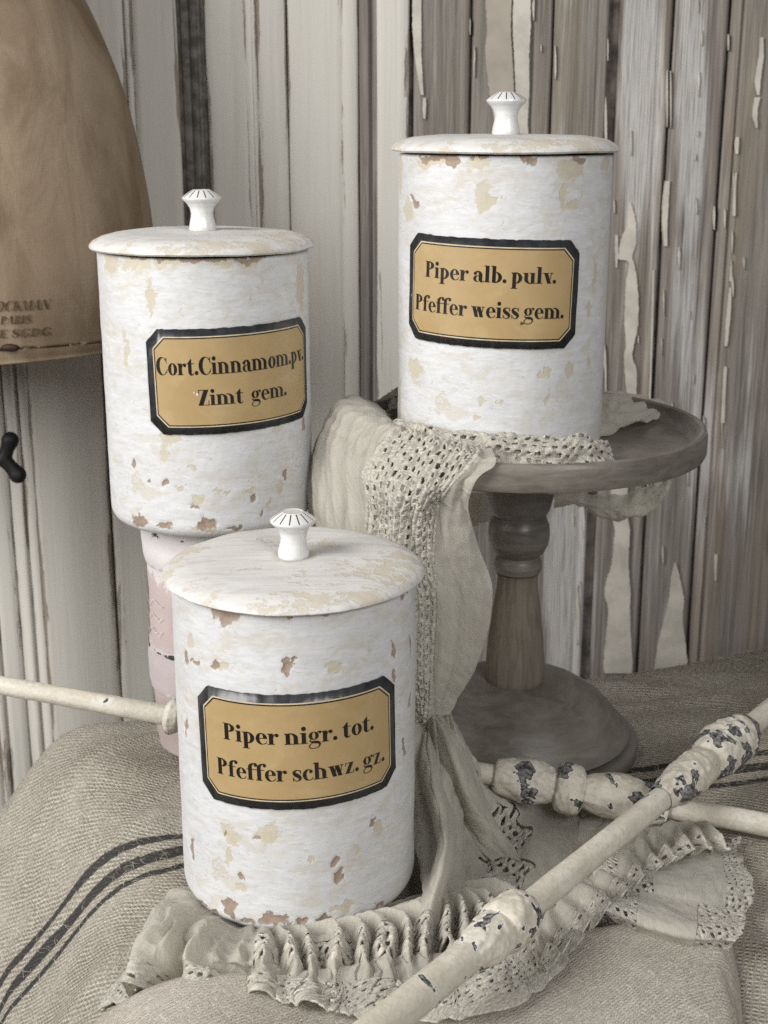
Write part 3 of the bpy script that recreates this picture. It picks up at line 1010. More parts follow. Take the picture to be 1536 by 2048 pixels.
# ------------------------------------------------------------------ dress form behind, left
def dress_form():
    cx, cy = -0.335, 0.995
    t = empty('dress_form', (cx, cy, -0.75), 'brown linen dress form hanging into the upper left corner, dark stamped lettering', 'dress form')
    pr = [(0.0, 0.222), (0.10, 0.2205), (0.160, 0.222), (0.1665, 0.226), (0.1675, 0.24), (0.1678, 0.27), (0.1672, 0.305), (0.163, 0.345), (0.152, 0.40), (0.135, 0.45), (0.116, 0.49), (0.104, 0.53), (0.100, 0.57), (0.106, 0.63), (0.112, 0.70), (0.09, 0.74), (0.0, 0.75)]
    pr = [(r, z + 0.75) for r, z in pr]
    r, z, th = lathe_arrays(catmull(np.array(pr), 120), 120, 0.02)
    TT = np.repeat(th[None, :], len(r), 0)
    RR = np.repeat(r[:, None], 120, 1)
    ZZ = np.repeat(z[:, None], 120, 1)
    RR = np.maximum(RR + 0.0016 * fbm(np.cos(TT) * 3, np.sin(TT) * 3, ZZ * 14, 9) * (RR > .01), 0)
    ZZ = ZZ + np.where(ZZ < 0.985, 0.006 * np.cos(TT), 0) * np.clip(RR / .16, 0, 1)
    V = np.stack([RR * np.cos(TT), RR * np.sin(TT) * 0.60, ZZ], -1).reshape(-1, 3)
    link('torso', mesh('torso', V, grid_faces(len(r), 120, True)), MLIN, t)
    lathe('pole', [(0, -0.0), (0.13, 0.0), (0.13, 0.012), (0.02, 0.03), (0.0125, 0.05), (0.0125, 0.972), (0, 0.972)], 24, MIRON, t, 0.2)

    def on(u, zz, off):            # point on the front of the torso at x = u (local)
        rr = np.interp(zz, z, r) + off
        u = np.clip(u, -rr * 0.999, rr * 0.999)
        return (u, -0.60 * math.sqrt(max(1e-6, rr * rr - u * u)), zz)
    for txt, pxc, pyc, w, xh, slant in (('STOCKMAN', 26, 613, 0.043, 0.0043, 0.25), ('PARIS', 28, 641, 0.0190, 0.0036, 0.2), ('BTE SGDG', 28, 668, 0.044, 0.0036, 0.2)):
        q = PY(pxc, pyc, 0.905)
        V, F = [], []
        for p in text_polys(txt, w, xh):
            b = len(V)
            for x, y in p:
                V.append(on(q[0] - cx + x + slant * y, q[2] + 0.75 + y - xh * .75, 0.0012))
            F.append(tuple(range(b, len(V))))
        link('lettering', mesh('lettering', V, F), MSTAMP, t, False)
    # black three-lobed clamp knob beside the pole
    V, F = [], []
    k = PY(9, 918, 0.985) - np.array([cx, cy, -0.75])
    bm = bmesh.new()
    pts = [(-0.006, 0.0), (0.0065, 0.0145), (0.0115, -0.0135)]
    for a in range(3):
        ang = R_([187, 68, -52][a])
        L = 0.0155
        for s in np.linspace(0, 1, 9):
            m = Matrix.Translation((k[0] + math.cos(ang) * L * s - 0.0005, k[1], k[2] + math.sin(ang) * L * s))
            bmesh.ops.create_uvsphere(bm, u_segments=16, v_segments=10, radius=0.0060 + 0.0006 * s - 0.0010 * math.sin(s * PI), matrix=m)
    me = bpy.data.meshes.new('clamp_knob')
    bm.to_mesh(me)
    bm.free()
    ko = link('clamp_knob', me, MIRON, t)
    rm = ko.modifiers.new('fuse', 'REMESH')
    rm.mode = 'VOXEL'
    rm.voxel_size = 0.0009
    rm.use_smooth_shade = True
    bm = bmesh.new()
    d = 0 - k[0]
    bmesh.ops.create_cone(bm, cap_ends=True, segments=12, radius1=0.004, radius2=0.004, depth=abs(d), matrix=Matrix.Translation((k[0] / 2, k[1] / 2 + 0.004, k[2])) @ Matrix.Rotation(PI / 2, 4, 'Y'))
    me = bpy.data.meshes.new('clamp_screw')
    bm.to_mesh(me)
    bm.free()
    link('clamp_screw', me, MIRON, t)
    # leather tack at the hem
    q = PY(18, 697, 0.90)
    bm = bmesh.new()
    bmesh.ops.create_uvsphere(bm, u_segments=14, v_segments=8, radius=0.005, matrix=Matrix.Translation((q[0] - cx, q[1] - cy + 0.003, q[2] + 0.75)) @ Matrix.Diagonal((1.3, .5, .55, 1)))
    me = bpy.data.meshes.new('hem_tab')
    bm.to_mesh(me)
    bm.free()
    link('hem_tab', me, m_flat('dark_leather', (0.03, 0.014, 0.008), 0.6), t)


dress_form()

# ------------------------------------------------------------------ jars
JR, JH = 0.060, 0.166


def jar(loc, label, lines, lab_ang, lab_tilt, lab_z, brown, cream, lean=(0, 0), seed=0, scale=1.0, bottom=0.008, H=JH, specks=(), lid_h=1.0):
    t = empty('apothecary_jar', loc, label, 'jar', 'white apothecary jars')
    t.rotation_euler = (lean[0], lean[1], 0)
    t.scale = (scale,) * 3
    R = JR
    seg = 400
    prof = [(0, 0), (R - bottom - 0.004, 0)]
    for a in np.linspace(-90, 0, 9):
        prof.append((R - bottom + bottom * math.cos(R_(a)), bottom + bottom * math.sin(R_(a))))
    prof += [(R, H - 0.0008), (R - 0.001, H), (R - 0.02, H), (0, H)]
    r, z, th = lathe_arrays(prof, seg, 0.0013)
    TT = np.repeat(th[None, :], len(r), 0)
    ZZ = np.repeat(z[:, None], seg, 1)
    RR = np.repeat(r[:, None], seg, 1)

    def field(blobs, extra):
        f = np.zeros_like(TT)
        q1 = lambda sd, k: fbm(np.cos(TT) * R * k + sd, np.sin(TT) * R * k, ZZ * k, seed + sd)
        TW = TT + (0.0042 * q1(61, 190) + 0.0022 * q1(62, 520)) / R
        ZW = ZZ + 0.0042 * q1(63, 190) + 0.0024 * q1(64, 520)
        for (px, py, rx, ry) in blobs:
            # ray - cylinder hit in jar space
            o = (np.array([0, 0, CAMZ]) - np.array(loc)) / scale
            d = ray(px, py)
            A = d[0] ** 2 + d[1] ** 2
            B = o[0] * d[0] + o[1] * d[1]
            Cc = o[0] ** 2 + o[1] ** 2 - R * R
            disc_ = B * B - A * Cc
            k = (-B - math.sqrt(max(disc_, 0))) / A
            h = o + d * k
            a0 = math.atan2(h[1], h[0])
            dep = k * scale
            m = dep / FOC / scale
            nx = abs(h[0] * d[1] - h[1] * d[0]) / R      # foreshortening across
            cosv = max(0.3, math.sqrt(max(0.05, 1 - nx ** 2)))
            da = (TW - a0 + PI) % (2 * PI) - PI
            e = np.exp(-((da * R) / (rx * m / cosv)) ** 2 - ((ZW - h[2]) / (ry * m * 1.06)) ** 2)
            f = np.maximum(f, e)
        rs = np.random.default_rng(seed + (5 if extra else 9))
        for _ in range(16):                               # wear on the side we do not see
            a0 = rs.uniform(0.3, PI - 0.3)
            z0 = rs.uniform(0.004, H)
            da = (TT - a0 + PI) % (2 * PI) - PI
            f = np.maximum(f, np.exp(-((da * R) / rs.uniform(.002, .007)) ** 2 - ((ZZ - z0) / rs.uniform(.002, .01)) ** 2))
        return f
    fb, fc = field(brown, 1), field(cream, 0)
    fc = np.maximum(fc, fb * 0.55)
    nz = fbm(np.cos(TT) * 4 + seed, np.sin(TT) * 4, ZZ * 60, seed)
    nf = fbm(np.cos(TT) * 26 + seed, np.sin(TT) * 26, ZZ * 420, seed + 3)
    side = (RR > R - bottom - 0.001) & (ZZ < H - .002)
    RR = RR + side * (0.00035 * nz + 0.00010 * nf - 0.0005 * sstep(fb + 0.3 * nf, .45, .6))
    V = np.stack([RR * np.cos(TT), RR * np.sin(TT), ZZ], -1).reshape(-1, 3)
    me = mesh('body', V, grid_faces(len(r), seg, True))
    fattr(me, 'brown', fb)
    fattr(me, 'cream', fc)
    link('body', me, MJ, t)
    # lid
    lp = [(0, -0.0005), (R - 0.004, -0.0005), (R - 0.002, 0.0002), (0.0632, 0.0004), (0.0640, 0.0013), (0.0638, 0.0024), (0.0618, 0.0044), (0.0575, 0.0066), (0.0520, 0.0080), (0.0440, 0.0089), (0.02, 0.0094), (0, 0.0095)]

    def lrough(T, Z, RR):
        n = fbm(np.cos(T) * 6 + seed * 3, np.sin(T) * 6, RR * 0, seed + 11)
        n2 = fbm(np.cos(T) * 30, np.sin(T) * 30, RR * 200, seed + 21)
        e = sstep(RR, 0.05, 0.063)
        return e * (0.0008 * n + 0.0003 * n2), 0.0004 * n2 * e + 0.0007 * fbm(RR * np.cos(T) * 30, RR * np.sin(T) * 30, RR * 0, seed) - e * 0.0006 * np.maximum(n2, 0)
    lid = lathe('lid', lp, 160, ML, t, 0.002, lrough)
    lid.location = (0, 0, H + 0.0009)
    lid.scale = (1, 1, lid_h)
    # knob
    kp = [(0, 0), (.0080, 0), (.0082, .0008), (.0081, .0024), (.0076, .0050), (.0069, .0080), (.0067, .0105), (.0074, .0138), (.0092, .0166), (.0110, .0183), (.0118, .0194), (.0117, .0203), (.0108, .0211), (.0084, .0228), (.0060, .0243), (.0053, .0247), (.0050, .0245), (0, .0244)]
    kn = lathe('knob', kp, 96, MP, t, 0.0012, lambda T, Z, RR: (0.00012 * fbm(np.cos(T) * 5, np.sin(T) * 5, Z * 300, seed + 2), 0 * Z))
    kn.scale = (0.95, 0.95, 0.92)
    kn.location = (0, 0, H + 0.0009 + 0.0094 * lid_h)
    # label : black plate > cream line, black line, gold panel, lettering
    ca, sa = math.cos(lab_tilt), math.sin(lab_tilt)

    def onjar(u, v, off):
        uu = u * ca - v * sa
        vv = u * sa + v * ca
        a = -PI / 2 + lab_ang + uu / R
        rr = R + 0.0006 + off
        return (rr * math.cos(a), rr * math.sin(a), lab_z + vv)

    def octa(name, W, Hh, c, off, mat, par, jag=0.0, thick=0.0):
        us = np.unique(np.concatenate([np.linspace(-W / 2, W / 2, 64), [-(W / 2 - c), W / 2 - c]]))
        V, F = [], []
        rows = 5
        for k, u in enumerate(us):
            hh = Hh / 2 - max(0.0, abs(u) - (W / 2 - c))
            j1 = jag * float(fbm(u * 500 + seed * 9, 0.5, seed=seed + 4))
            j2 = jag * float(fbm(u * 500 + seed * 9, 7.5, seed=seed + 6))
            for j in range(rows):
                v = -hh + j1 + (2 * hh - j1 + j2) * j / (rows - 1)
                uj = u + (jag * float(fbm(v * 500, 3.3, seed=seed)) if abs(u) > W / 2 - 1e-4 else 0)
                V.append(onjar(uj, v, off))
        for k in range(len(us) - 1):
            for j in range(rows - 1):
                F.append((k * rows + j, (k + 1) * rows + j, (k + 1) * rows + j + 1, k * rows + j + 1))
        o = link(name, mesh(name, V, F), mat, par)
        if thick:
            s = o.modifiers.new('thick', 'SOLIDIFY')
            s.thickness = thick
            s.offset = -1
        return o
    W, Hh = 0.1040, 0.0580
    lb = octa('label', W, Hh, 0.0072, 0.0005, MB, t, 0.0006, 0.001)
    b = 0.0040
    octa('cream_line', W - 2 * b, Hh - 2 * b, 0.0064, 0.00062, MCR, lb)
    octa('black_line', W - 2 * b - 0.0013, Hh - 2 * b - 0.0013, 0.0062, 0.00070, MINK, lb)
    octa('gold_panel', W - 2 * b - 0.0027, Hh - 2 * b - 0.0027, 0.0059, 0.00078, MG, lb)
    for su, sv, sr, sm in specks:
        ps = [onjar(su + sr * math.cos(a) * random.uniform(.7, 1.2), sv + sr * math.sin(a) * random.uniform(.7, 1.2), 0.00095) for a in np.linspace(0, 2 * PI, 11)[:-1]]
        link('speck', mesh('speck', ps, [tuple(range(10))]), sm, lb, False)
    for txt, width, xh, u0, v0 in lines:
        V, F = [], []
        for k, p in enumerate(text_polys(txt, width, xh)):
            n0 = len(V)
            for x, y in p:
                V.append(onjar(x + u0, y + v0, 0.00086 + 0.000004 * (k % 9)))
            F.append(tuple(range(n0, len(V))))
        link('lettering', mesh('lettering', V, F), MINK, lb, False)
    return t


jf = jar((-0.0436, 0.620, 0.0105), 'front white jar on the lace, label reading Piper nigr. tot., chipped paint', [('Piper nigr. tot.', 0.0735, 0.0056, 0.0005, 0.0045), ('Pfeffer schwz. gz.', 0.0845, 0.0056, 0.0012, -0.0142)],
         R_(4.7), R_(1.6), 0.0990,
         brown=[(445, 1218, 32, 26), (450, 1245, 14, 12), (370, 1192, 20, 9), (575, 1214, 60, 10), (640, 1226, 40, 9), (575, 1232, 8, 10), (800, 1186, 24, 9), (372, 1312, 6, 20), (388, 1322, 12, 5), (430, 1325, 8, 12), (573, 1331, 9, 17), (588, 1320, 5, 12), (786, 1300, 4, 30), (790, 1352, 5, 18), (822, 1290, 3, 30), (371, 1455, 4, 22), (384, 1690, 5, 26), (520, 1679, 17, 5), (452, 1674, 5, 8), (478, 1753, 11, 6), (668, 1725, 9, 10), (680, 1752, 10, 20), (744, 1640, 7, 12), (462, 1815, 17, 24), (545, 1838, 32, 15), (650, 1840, 20, 8), (760, 1812, 14, 8), (365, 1782, 8, 14), (600, 1842, 16, 8), (402, 1808, 20, 7), (808, 1500, 4, 25), (430, 1830, 14, 8), (500, 1845, 14, 10), (820, 1400, 3, 14)],
         cream=[(665, 1335, 30, 12), (460, 1672, 18, 26), (540, 1665, 32, 22), (485, 1772, 15, 12), (712, 1700, 8, 16), (755, 1655, 12, 16), (690, 1812, 30, 10), (828, 1650, 4, 60), (380, 1280, 9, 14), (445, 1335, 20, 10), (420, 1390, 10, 12), (455, 1710, 8, 24), (625, 1720, 8, 8)], seed=1, scale=0.985, lid_h=0.86)
jl = jar((-0.1035, 0.785, 0.1575), 'white jar on the pink column, label reading Cort. Cinnamom. pv. Zimt gem.', [('Cort.Cinnamom.pv.', 0.0930, 0.0064, 0.0000, 0.0042), ('Zimt  gem.', 0.0530, 0.0058, 0.0022, -0.0128)],
         R_(17.5 + 7.5), R_(1.3), 0.0910,
         brown=[(300, 513, 45, 9), (400, 517, 70, 9), (500, 515, 40, 8), (350, 516, 40, 7), (268, 930, 4, 14), (299, 968, 5, 7), (328, 967, 4, 5), (508, 998, 8, 7), (570, 950, 4, 15), (525, 1030, 4, 10), (280, 1040, 15, 14), (330, 1052, 22, 8), (412, 1050, 22, 14), (470, 1056, 20, 6), (606, 850, 3, 16), (345, 968, 3, 3), (390, 1012, 8, 5)],
         cream=[(270, 526, 34, 20), (330, 526, 30, 14), (440, 524, 30, 14), (500, 524, 30, 10), (603, 570, 7, 60), (300, 600, 8, 40), (222, 530, 14, 24), (340, 872, 26, 16), (330, 905, 10, 18), (385, 940, 12, 7), (395, 1000, 16, 12), (500, 982, 20, 6), (560, 978, 7, 20), (540, 1006, 9, 14), (440, 985, 25, 3), (604, 800, 5, 50), (250, 700, 5, 40), (365, 978, 12, 4), (410, 1060, 40, 6), (505, 600, 5, 14)], seed=2, H=0.1565, specks=[(-0.0245, -0.0065, 0.0007, MWSP), (-0.0262, -0.0055, 0.0004, MWSP)])
jr = jar((0.0682, 0.786, 0.2030), 'white jar on the cake stand, label reading Piper alb. pulv. Pfeffer weiss gem.', [('Piper alb. pulv.', 0.0745, 0.0057, -0.0002, 0.0062), ('Pfeffer weiss gem.', 0.0880, 0.0057, -0.0010, -0.0126)],
         R_(-7.4 - 5.0), R_(-1.6), 0.0925,
         brown=[(865, 314, 45, 7), (905, 322, 16, 9), (1055, 317, 22, 8), (1160, 318, 22, 8), (960, 315, 30, 5), (824, 396, 4, 6), (832, 410, 5, 10), (827, 402, 4, 12), (1045, 636, 2, 2)],
         cream=[(955, 326, 26, 22), (968, 390, 20, 34), (985, 402, 20, 5), (1140, 340, 26, 20), (1130, 392, 9, 18), (1145, 412, 14, 12), (815, 425, 8, 24), (1190, 545, 4, 36), (1178, 620, 5, 28), (830, 742, 16, 28), (1092, 748, 14, 10), (1138, 738, 7, 18), (1178, 720, 4, 12), (965, 803, 8, 7), (1000, 804, 9, 4), (960, 838, 10, 7), (1095, 800, 8, 18), (799, 800, 5, 50), (800, 350, 5, 40), (860, 325, 40, 9), (1210, 330, 10, 12)], seed=3, bottom=0.003, H=0.1638, specks=[(0.0190, -0.0150, 0.0010, MBSP)])

# ------------------------------------------------------------------ pink column under the left jar
pc = empty('pink_column', (-0.1035, 0.785, 0.0), 'faded pink papered column with ridged bands, carrying the cinnamon jar', 'column')


def worn(a, b):
    return lambda T, Z, RR: np.exp(-((Z - a) / b) ** 2)


def prough(T, Z, RR):
    return 0.0007 * fbm(np.cos(T) * 5, np.sin(T) * 5, Z * 90, 31), 0.0018 * fbm(np.cos(T) * 4, np.sin(T) * 4, Z * 0, 33) * ((Z > .03) & (Z < .13))


lathe('body', [(0, 0.004), (0.032, 0.004), (0.0385, 0.010), (0.0400, 0.024), (0.0403, 0.05), (0.0412, 0.145), (0, 0.145)], 96, MPK, pc, 0.004, prough,
      attr={'worn': worn(0.145, 0.03), 'dark': lambda T, Z, RR: 0 * Z, 'grey': lambda T, Z, RR: 0 * Z})
lathe('rim_band', [(0.0405, 0.128), (0.0422, 0.130), (0.0432, 0.135), (0.0435, 0.154), (0.0432, 0.1570), (0, 0.1572)], 96, MPK, pc, 0.003, prough,
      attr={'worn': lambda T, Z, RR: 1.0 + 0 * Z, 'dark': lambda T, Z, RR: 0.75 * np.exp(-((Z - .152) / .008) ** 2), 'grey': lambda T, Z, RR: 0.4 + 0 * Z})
lathe('ridge_band', [(0.0395, 0.0480), (0.0418, 0.0490), (0.0424, 0.053), (0.0430, 0.066), (0.0427, 0.076), (0.0418, 0.0785), (0.0395, 0.0790)], 96, MPK, pc, 0.002, prough,
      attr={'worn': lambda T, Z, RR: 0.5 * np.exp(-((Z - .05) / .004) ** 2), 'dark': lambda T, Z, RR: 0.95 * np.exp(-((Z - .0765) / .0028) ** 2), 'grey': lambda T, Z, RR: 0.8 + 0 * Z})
# faint handwriting on the paper
for zc, ph in ((0.108, 0.0), (0.0985, 1.3), (0.089, 2.2), (0.036, 0.7), (0.028, 3.0)):
    V, F = [], []
    n = 240
    a = np.linspace(-PI * 0.98, -PI * 0.1, n)
    wob = 0.0016 * np.sin(a * 62 + ph + 2.0 * np.sin(a * 7)) * (0.6 + 0.8 * np.sin(a * 11 + ph)) + 0.0012 * np.sin(a * 17 + ph)
    rr = 0.0418 + 0.0004 * (zc > .06) - 0.0008 * (zc < .06)
    for k in range(n):
        lean = 0.02 * math.sin(a[k] * 62 + ph + 1.2)
        for d in (-0.00022, 0.00022):
            V.append((rr * math.cos(a[k] + lean), rr * math.sin(a[k] + lean), zc + wob[k] + d))
    for k in range(n - 1):
        if (k // 22) % 4 != 3:
            F.append((2 * k, 2 * k + 2, 2 * k + 3, 2 * k + 1))
    link('handwriting', mesh('handwriting', V, F), MSCRIPT, pc)

# ------------------------------------------------------------------ cake stand
st = empty('cake_stand', (0.0825, 0.790, 0.0), 'taupe wooden cake stand with turned stem and rimmed plate, carrying a jar', 'cake stand')
PR = 0.1085
lathe('plate', [(0, 0.1868), (0.05, 0.1868), (0.085, 0.1900), (PR - 0.004, 0.1960), (PR - 0.0008, 0.1970), (PR, 0.1985), (PR + 0.0002, 0.2085), (PR - 0.0006, 0.2118), (PR - 0.0022, 0.2126), (PR - 0.0042, 0.2118), (PR - 0.0058, 0.2065), (PR - 0.009, 0.2018), (0.08, 0.2000), (0, 0.1998)], 128, MST, st, 0.003,
      lambda T, Z, RR: (0.0004 * fbm(np.cos(T) * 6, np.sin(T) * 6, Z * 60, 41) * (RR > .08), 0.0002 * fbm(np.cos(T) * 9, np.sin(T) * 9, Z * 30, 42)))
lathe('neck', [(0, 0.1545), (0.0165, 0.1545), (0.0185, 0.158), (0.0205, 0.166), (0.0215, 0.176), (0.0235, 0.182), (0.0235, 0.1872), (0, 0.1872)], 64, MST, st, 0.002)
lathe('turned_ball', [(0, 0.1275), (0.0125, 0.1278), (0.0160, 0.1310), (0.0182, 0.1360), (0.0190, 0.1420), (0.0184, 0.1480), (0.0165, 0.1525), (0.0150, 0.1548), (0, 0.1548)], 64, MST, st, 0.002, smoothprof=0)
lathe('turned_ring', [(0, 0.1165), (0.0120, 0.1166), (0.0142, 0.1182), (0.0150, 0.1220), (0.0142, 0.1262), (0.0125, 0.1280), (0, 0.1280)], 64, MST, st, 0.001)
lathe('shaft', [(0, 0.044), (0.0172, 0.0442), (0.0183, 0.047), (0.0184, 0.058), (0.0170, 0.075), (0.0148, 0.093), (0.0128, 0.107), (0.0124, 0.1145), (0.0132, 0.1168), (0, 0.117)], 64, MSS, st, 0.003)
lathe('foot', [(0, 0.0), (0.076, 0.0), (0.0785, 0.002), (0.0788, 0.0070), (0.0780, 0.0092), (0.0745, 0.0100), (0.0690, 0.0102), (0.0690, 0.0110), (0.0722, 0.0122), (0.0730, 0.0134), (0.0722, 0.0150), (0.0690, 0.0185), (0.0640, 0.0250), (0.0560, 0.0335), (0.0460, 0.0400), (0.0360, 0.0440), (0.0280, 0.0455), (0.0205, 0.0460), (0, 0.0456)], 96, MST, st, 0.003)

# ------------------------------------------------------------------ burlap sack over the table
def table_z(X, Y):
    X = np.asarray(X, float)
    Y = np.asarray(Y, float)
    xl = np.interp(Y, [0.30, 0.55, 0.66, 0.82, 0.95, 1.1], [-0.085, -0.098, -0.115, -0.185, -0.24, -0.26])
    d = np.maximum(xl - X, 0)
    dl = np.interp(d, [0, .014, .028, .038, .048, .066, .096, .14, .2, .28, .5], [0, .003, .009, .017, .028, .052, .088, .17, .30, .45, .70])
    yb = np.interp(X, [-.5, -.19, 0, .117, .29, .5], [.80, .812, .85, .872, .94, .985])
    e = np.maximum(Y - yb, 0)
    db = np.interp(e, [0, .012, .024, .036, .05, .07, .1, .3], [0, .002, .009, .026, .07, .18, .4, .7])
    f = np.maximum(0.455 - Y, 0)
    df = np.interp(f, [0, .03, .06, .1, .3], [0, .01, .05, .2, .7])
    r = np.maximum(X - 0.40, 0)
    dr = np.interp(r, [0, .03, .06, .1, .3], [0, .01, .05, .2, .7])
    z = -np.minimum(dl + db + df + dr, 0.70)
    z = z + 0.0045 * fbm(X * 10, Y * 10, seed=51) + 0.0016 * fbm(X * 34, Y * 34, seed=52)
    for (ax, ay, bx_, by_, amp, wdt) in ((-0.30, 0.60, -0.10, 0.72, 0.0022, 0.008), (-0.28, 0.52, -0.12, 0.585, 0.0028, 0.010), (0.14, 0.90, 0.34, 0.80, 0.0030, 0.010), (0.10, 0.84, 0.30, 0.86, 0.0022, 0.007), (-0.26, 0.74, -0.14, 0.80, 0.0024, 0.009)):
        L2 = (bx_ - ax) ** 2 + (by_ - ay) ** 2
        t_ = np.clip(((X - ax) * (bx_ - ax) + (Y - ay) * (by_ - ay)) / L2, 0, 1)
        dd_ = np.hypot(X - ax - t_ * (bx_ - ax), Y - ay - t_ * (by_ - ay) + 0.006 * vnoise(X * 25, Y * 25, seed=55))
        z = z + amp * np.exp(-(dd_ / wdt) ** 2)
    z = z + 0.003 * sstep(X, 0.12, 0.30) * sstep(Y, 0.74, 0.92)
    return z


xs = np.linspace(-0.46, 0.56, 300)
ysg = np.linspace(0.32, 1.06, 260)
XX, YY = np.meshgrid(xs, ysg)
ZZ = table_z(XX, YY)
V = np.stack([XX, YY, ZZ], -1)
dd = np.linalg.norm(np.diff(V, axis=1), axis=2)
arcx = np.concatenate([np.zeros((len(ysg), 1)), np.cumsum(dd, 1)], 1)
i0 = np.argmin(abs(xs - 0.0))
arcx = arcx - arcx[:, i0:i0 + 1]
dv = np.linalg.norm(np.diff(V, axis=0), axis=2)
arcy = np.concatenate([np.zeros((1, len(xs))), np.cumsum(dv, 0)], 0)
j0 = np.argmin(abs(ysg - 0.66))
arcy = arcy - arcy[j0:j0 + 1, :] + 0.66
Vst = np.where(XX < -0.115, YY, arcy) - 0.28 * np.maximum(0, XX + 0.115) + 0.0025 * fbm(XX * 14, YY * 14, seed=61)
MBUR = m_burlap('hemp_sacking', [(0.6755, 0.0066), (0.6580, 0.0108), (0.6405, 0.0060)])
me = mesh('grain_sack', V.reshape(-1, 3), grid_faces(len(ysg), len(xs)))
setuv(me, np.stack([arcx, Vst], -1).reshape(-1, 2))
sack = link('grain_sack', me, MBUR)
tag(sack, 'coarse beige hemp grain sack with three indigo stripes, spread over the table', 'sack')


def fibres(name, pts, nrm, mat, parent, lo, hi, rad, seed):
    rs = np.random.default_rng(seed)
    V, F = [], []
    for p, n in zip(pts, nrm):
        L = rs.uniform(lo, hi)
        a = rs.uniform(0, 2 * PI)
        d = np.array([math.cos(a), math.sin(a), rs.uniform(-0.1, 0.5)])
        d /= np.linalg.norm(d)
        c = rs.normal(0, 1, 3) * 0.9
        q = p - n * 0.0004
        b = len(V)
        segs = 4
        for k in range(segs + 1):
            t = k / segs
            pos = q + d * L * t + c * L * 0.5 * t * (1 - t) + n * L * 0.5 * t * (1 - t)
            r = rad * (1 - 0.6 * t)
            s1 = np.cross(d, n)
            s1 /= np.linalg.norm(s1) + 1e-9
            V += [pos + s1 * r, pos - s1 * r * 0.5 + n * r * 0.9, pos - s1 * r * 0.5 - n * r * 0.9]
        for k in range(segs):
            for j in range(3):
                j2 = (j + 1) % 3
                F.append((b + 3 * k + j, b + 3 * k + j2, b + 3 * k + 3 + j2, b + 3 * k + 3 + j))
    o = link(name, mesh(name, V, F), mat, parent)
    o['kind'] = 'stuff'
    return o


fx = np.concatenate([RNG.uniform(-0.27, -0.08, 3400), RNG.uniform(0.10, 0.32, 5200)])
fy = np.concatenate([RNG.uniform(0.50, 0.83, 3400), RNG.uniform(0.52, 0.96, 5200)])
fz = table_z(fx, fy)
eps = 0.002
nx = -(table_z(fx + eps, fy) - table_z(fx - eps, fy)) / (2 * eps)
ny = -(table_z(fx, fy + eps) - table_z(fx, fy - eps)) / (2 * eps)
NN = np.stack([nx, ny, np.ones_like(nx)], -1)
NN /= np.linalg.norm(NN, axis=1)[:, None]
fibres('loose_fibres', np.stack([fx, fy, fz], -1), NN, m_flat('hemp_fibre', (0.52, 0.47, 0.38), 0.9, 0.1), sack, 0.003, 0.009, 0.00012, 3)

# ------------------------------------------------------------------ generic cloth sheet
def sheet(name, rows, nv, nu, mat, parent, disp=None, keep=None, thick=0.0, edge=None, flip=1.0, sub=None, post=None):
    """rows[v][u] control points; disp(u,v,U,V)->metres along the normal; keep(u,v,U,V)->bool per face"""
    C = np.array([[np.asarray(p, float) for p in r] for r in rows])
    Gd = catmull(C, nv)
    Gd = np.swapaxes(catmull(np.swapaxes(Gd, 0, 1), nu), 0, 1)
    if sub:                                   # restrict to a strip in u: (u0,u1)
        pass
    du = np.linalg.norm(np.diff(Gd, axis=1), axis=2)
    U = np.concatenate([np.zeros((nv, 1)), np.cumsum(du, 1)], 1)
    dv = np.linalg.norm(np.diff(Gd, axis=0), axis=2)
    Vv = np.concatenate([np.zeros((1, nu)), np.cumsum(dv, 0)], 0)
    v01, u01 = np.meshgrid(np.linspace(0, 1, nv), np.linspace(0, 1, nu), indexing='ij')
    if disp is not None:
        T1 = np.gradient(Gd, axis=1)
        T2 = np.gradient(Gd, axis=0)
        N = np.cross(T1, T2)
        N /= np.linalg.norm(N, axis=2)[..., None] + 1e-12
        Gd = Gd + flip * N * np.asarray(disp(u01, v01, U, Vv))[..., None]
    if post is not None:
        Gd = post(Gd, u01, v01)
    k = None
    if keep is not None:
        um = (u01[:-1, :-1] + u01[1:, 1:]) / 2
        vm = (v01[:-1, :-1] + v01[1:, 1:]) / 2
        Um = (U[:-1, :-1] + U[1:, 1:]) / 2
        Vm = (Vv[:-1, :-1] + Vv[1:, 1:]) / 2
        k = keep(um, vm, Um, Vm)
    F = grid_faces(nv, nu, keep=k)
    me = mesh(name, Gd.reshape(-1, 3), F)
    setuv(me, np.stack([U, Vv], -1).reshape(-1, 2))
    bm = bmesh.new()
    bm.from_mesh(me)
    loose = [v for v in bm.verts if not v.link_faces]
    bmesh.ops.delete(bm, geom=loose, context='VERTS')
    bm.to_mesh(me)
    bm.free()
    o = link(name, me, mat, parent)
    if thick:
        s = o.modifiers.new('thick', 'SOLIDIFY')
        s.thickness = thick
        s.offset = 0
    return o


def crochet_open(S, T, cs=0.0040, ct=0.0058, hs=0.235, ht=0.28, seed=0):
    """True where a crochet hole is; S across, T along, metres"""
    jS = S + 0.0011 * fbm(S * 160, T * 160, seed=seed + 70)
    jT = T + 0.0014 * fbm(S * 160 + 9, T * 160, seed=seed + 71)
    col = np.floor(jS / cs)
    jT = jT + (col % 2) * ct * 0.28
    a = np.abs(jS / cs - col - 0.5)
    b = np.abs(jT / ct - np.floor(jT / ct) - 0.5)
    row = np.floor(jT / ct)
    rnd = hash3(col.astype(np.int64), row.astype(np.int64), np.zeros_like(col, dtype=np.int64), seed)
    return (((a / hs) ** 4 + (b / ht) ** 4) < (0.72 + 0.42 * rnd) ** 4) & (rnd > 0.10)


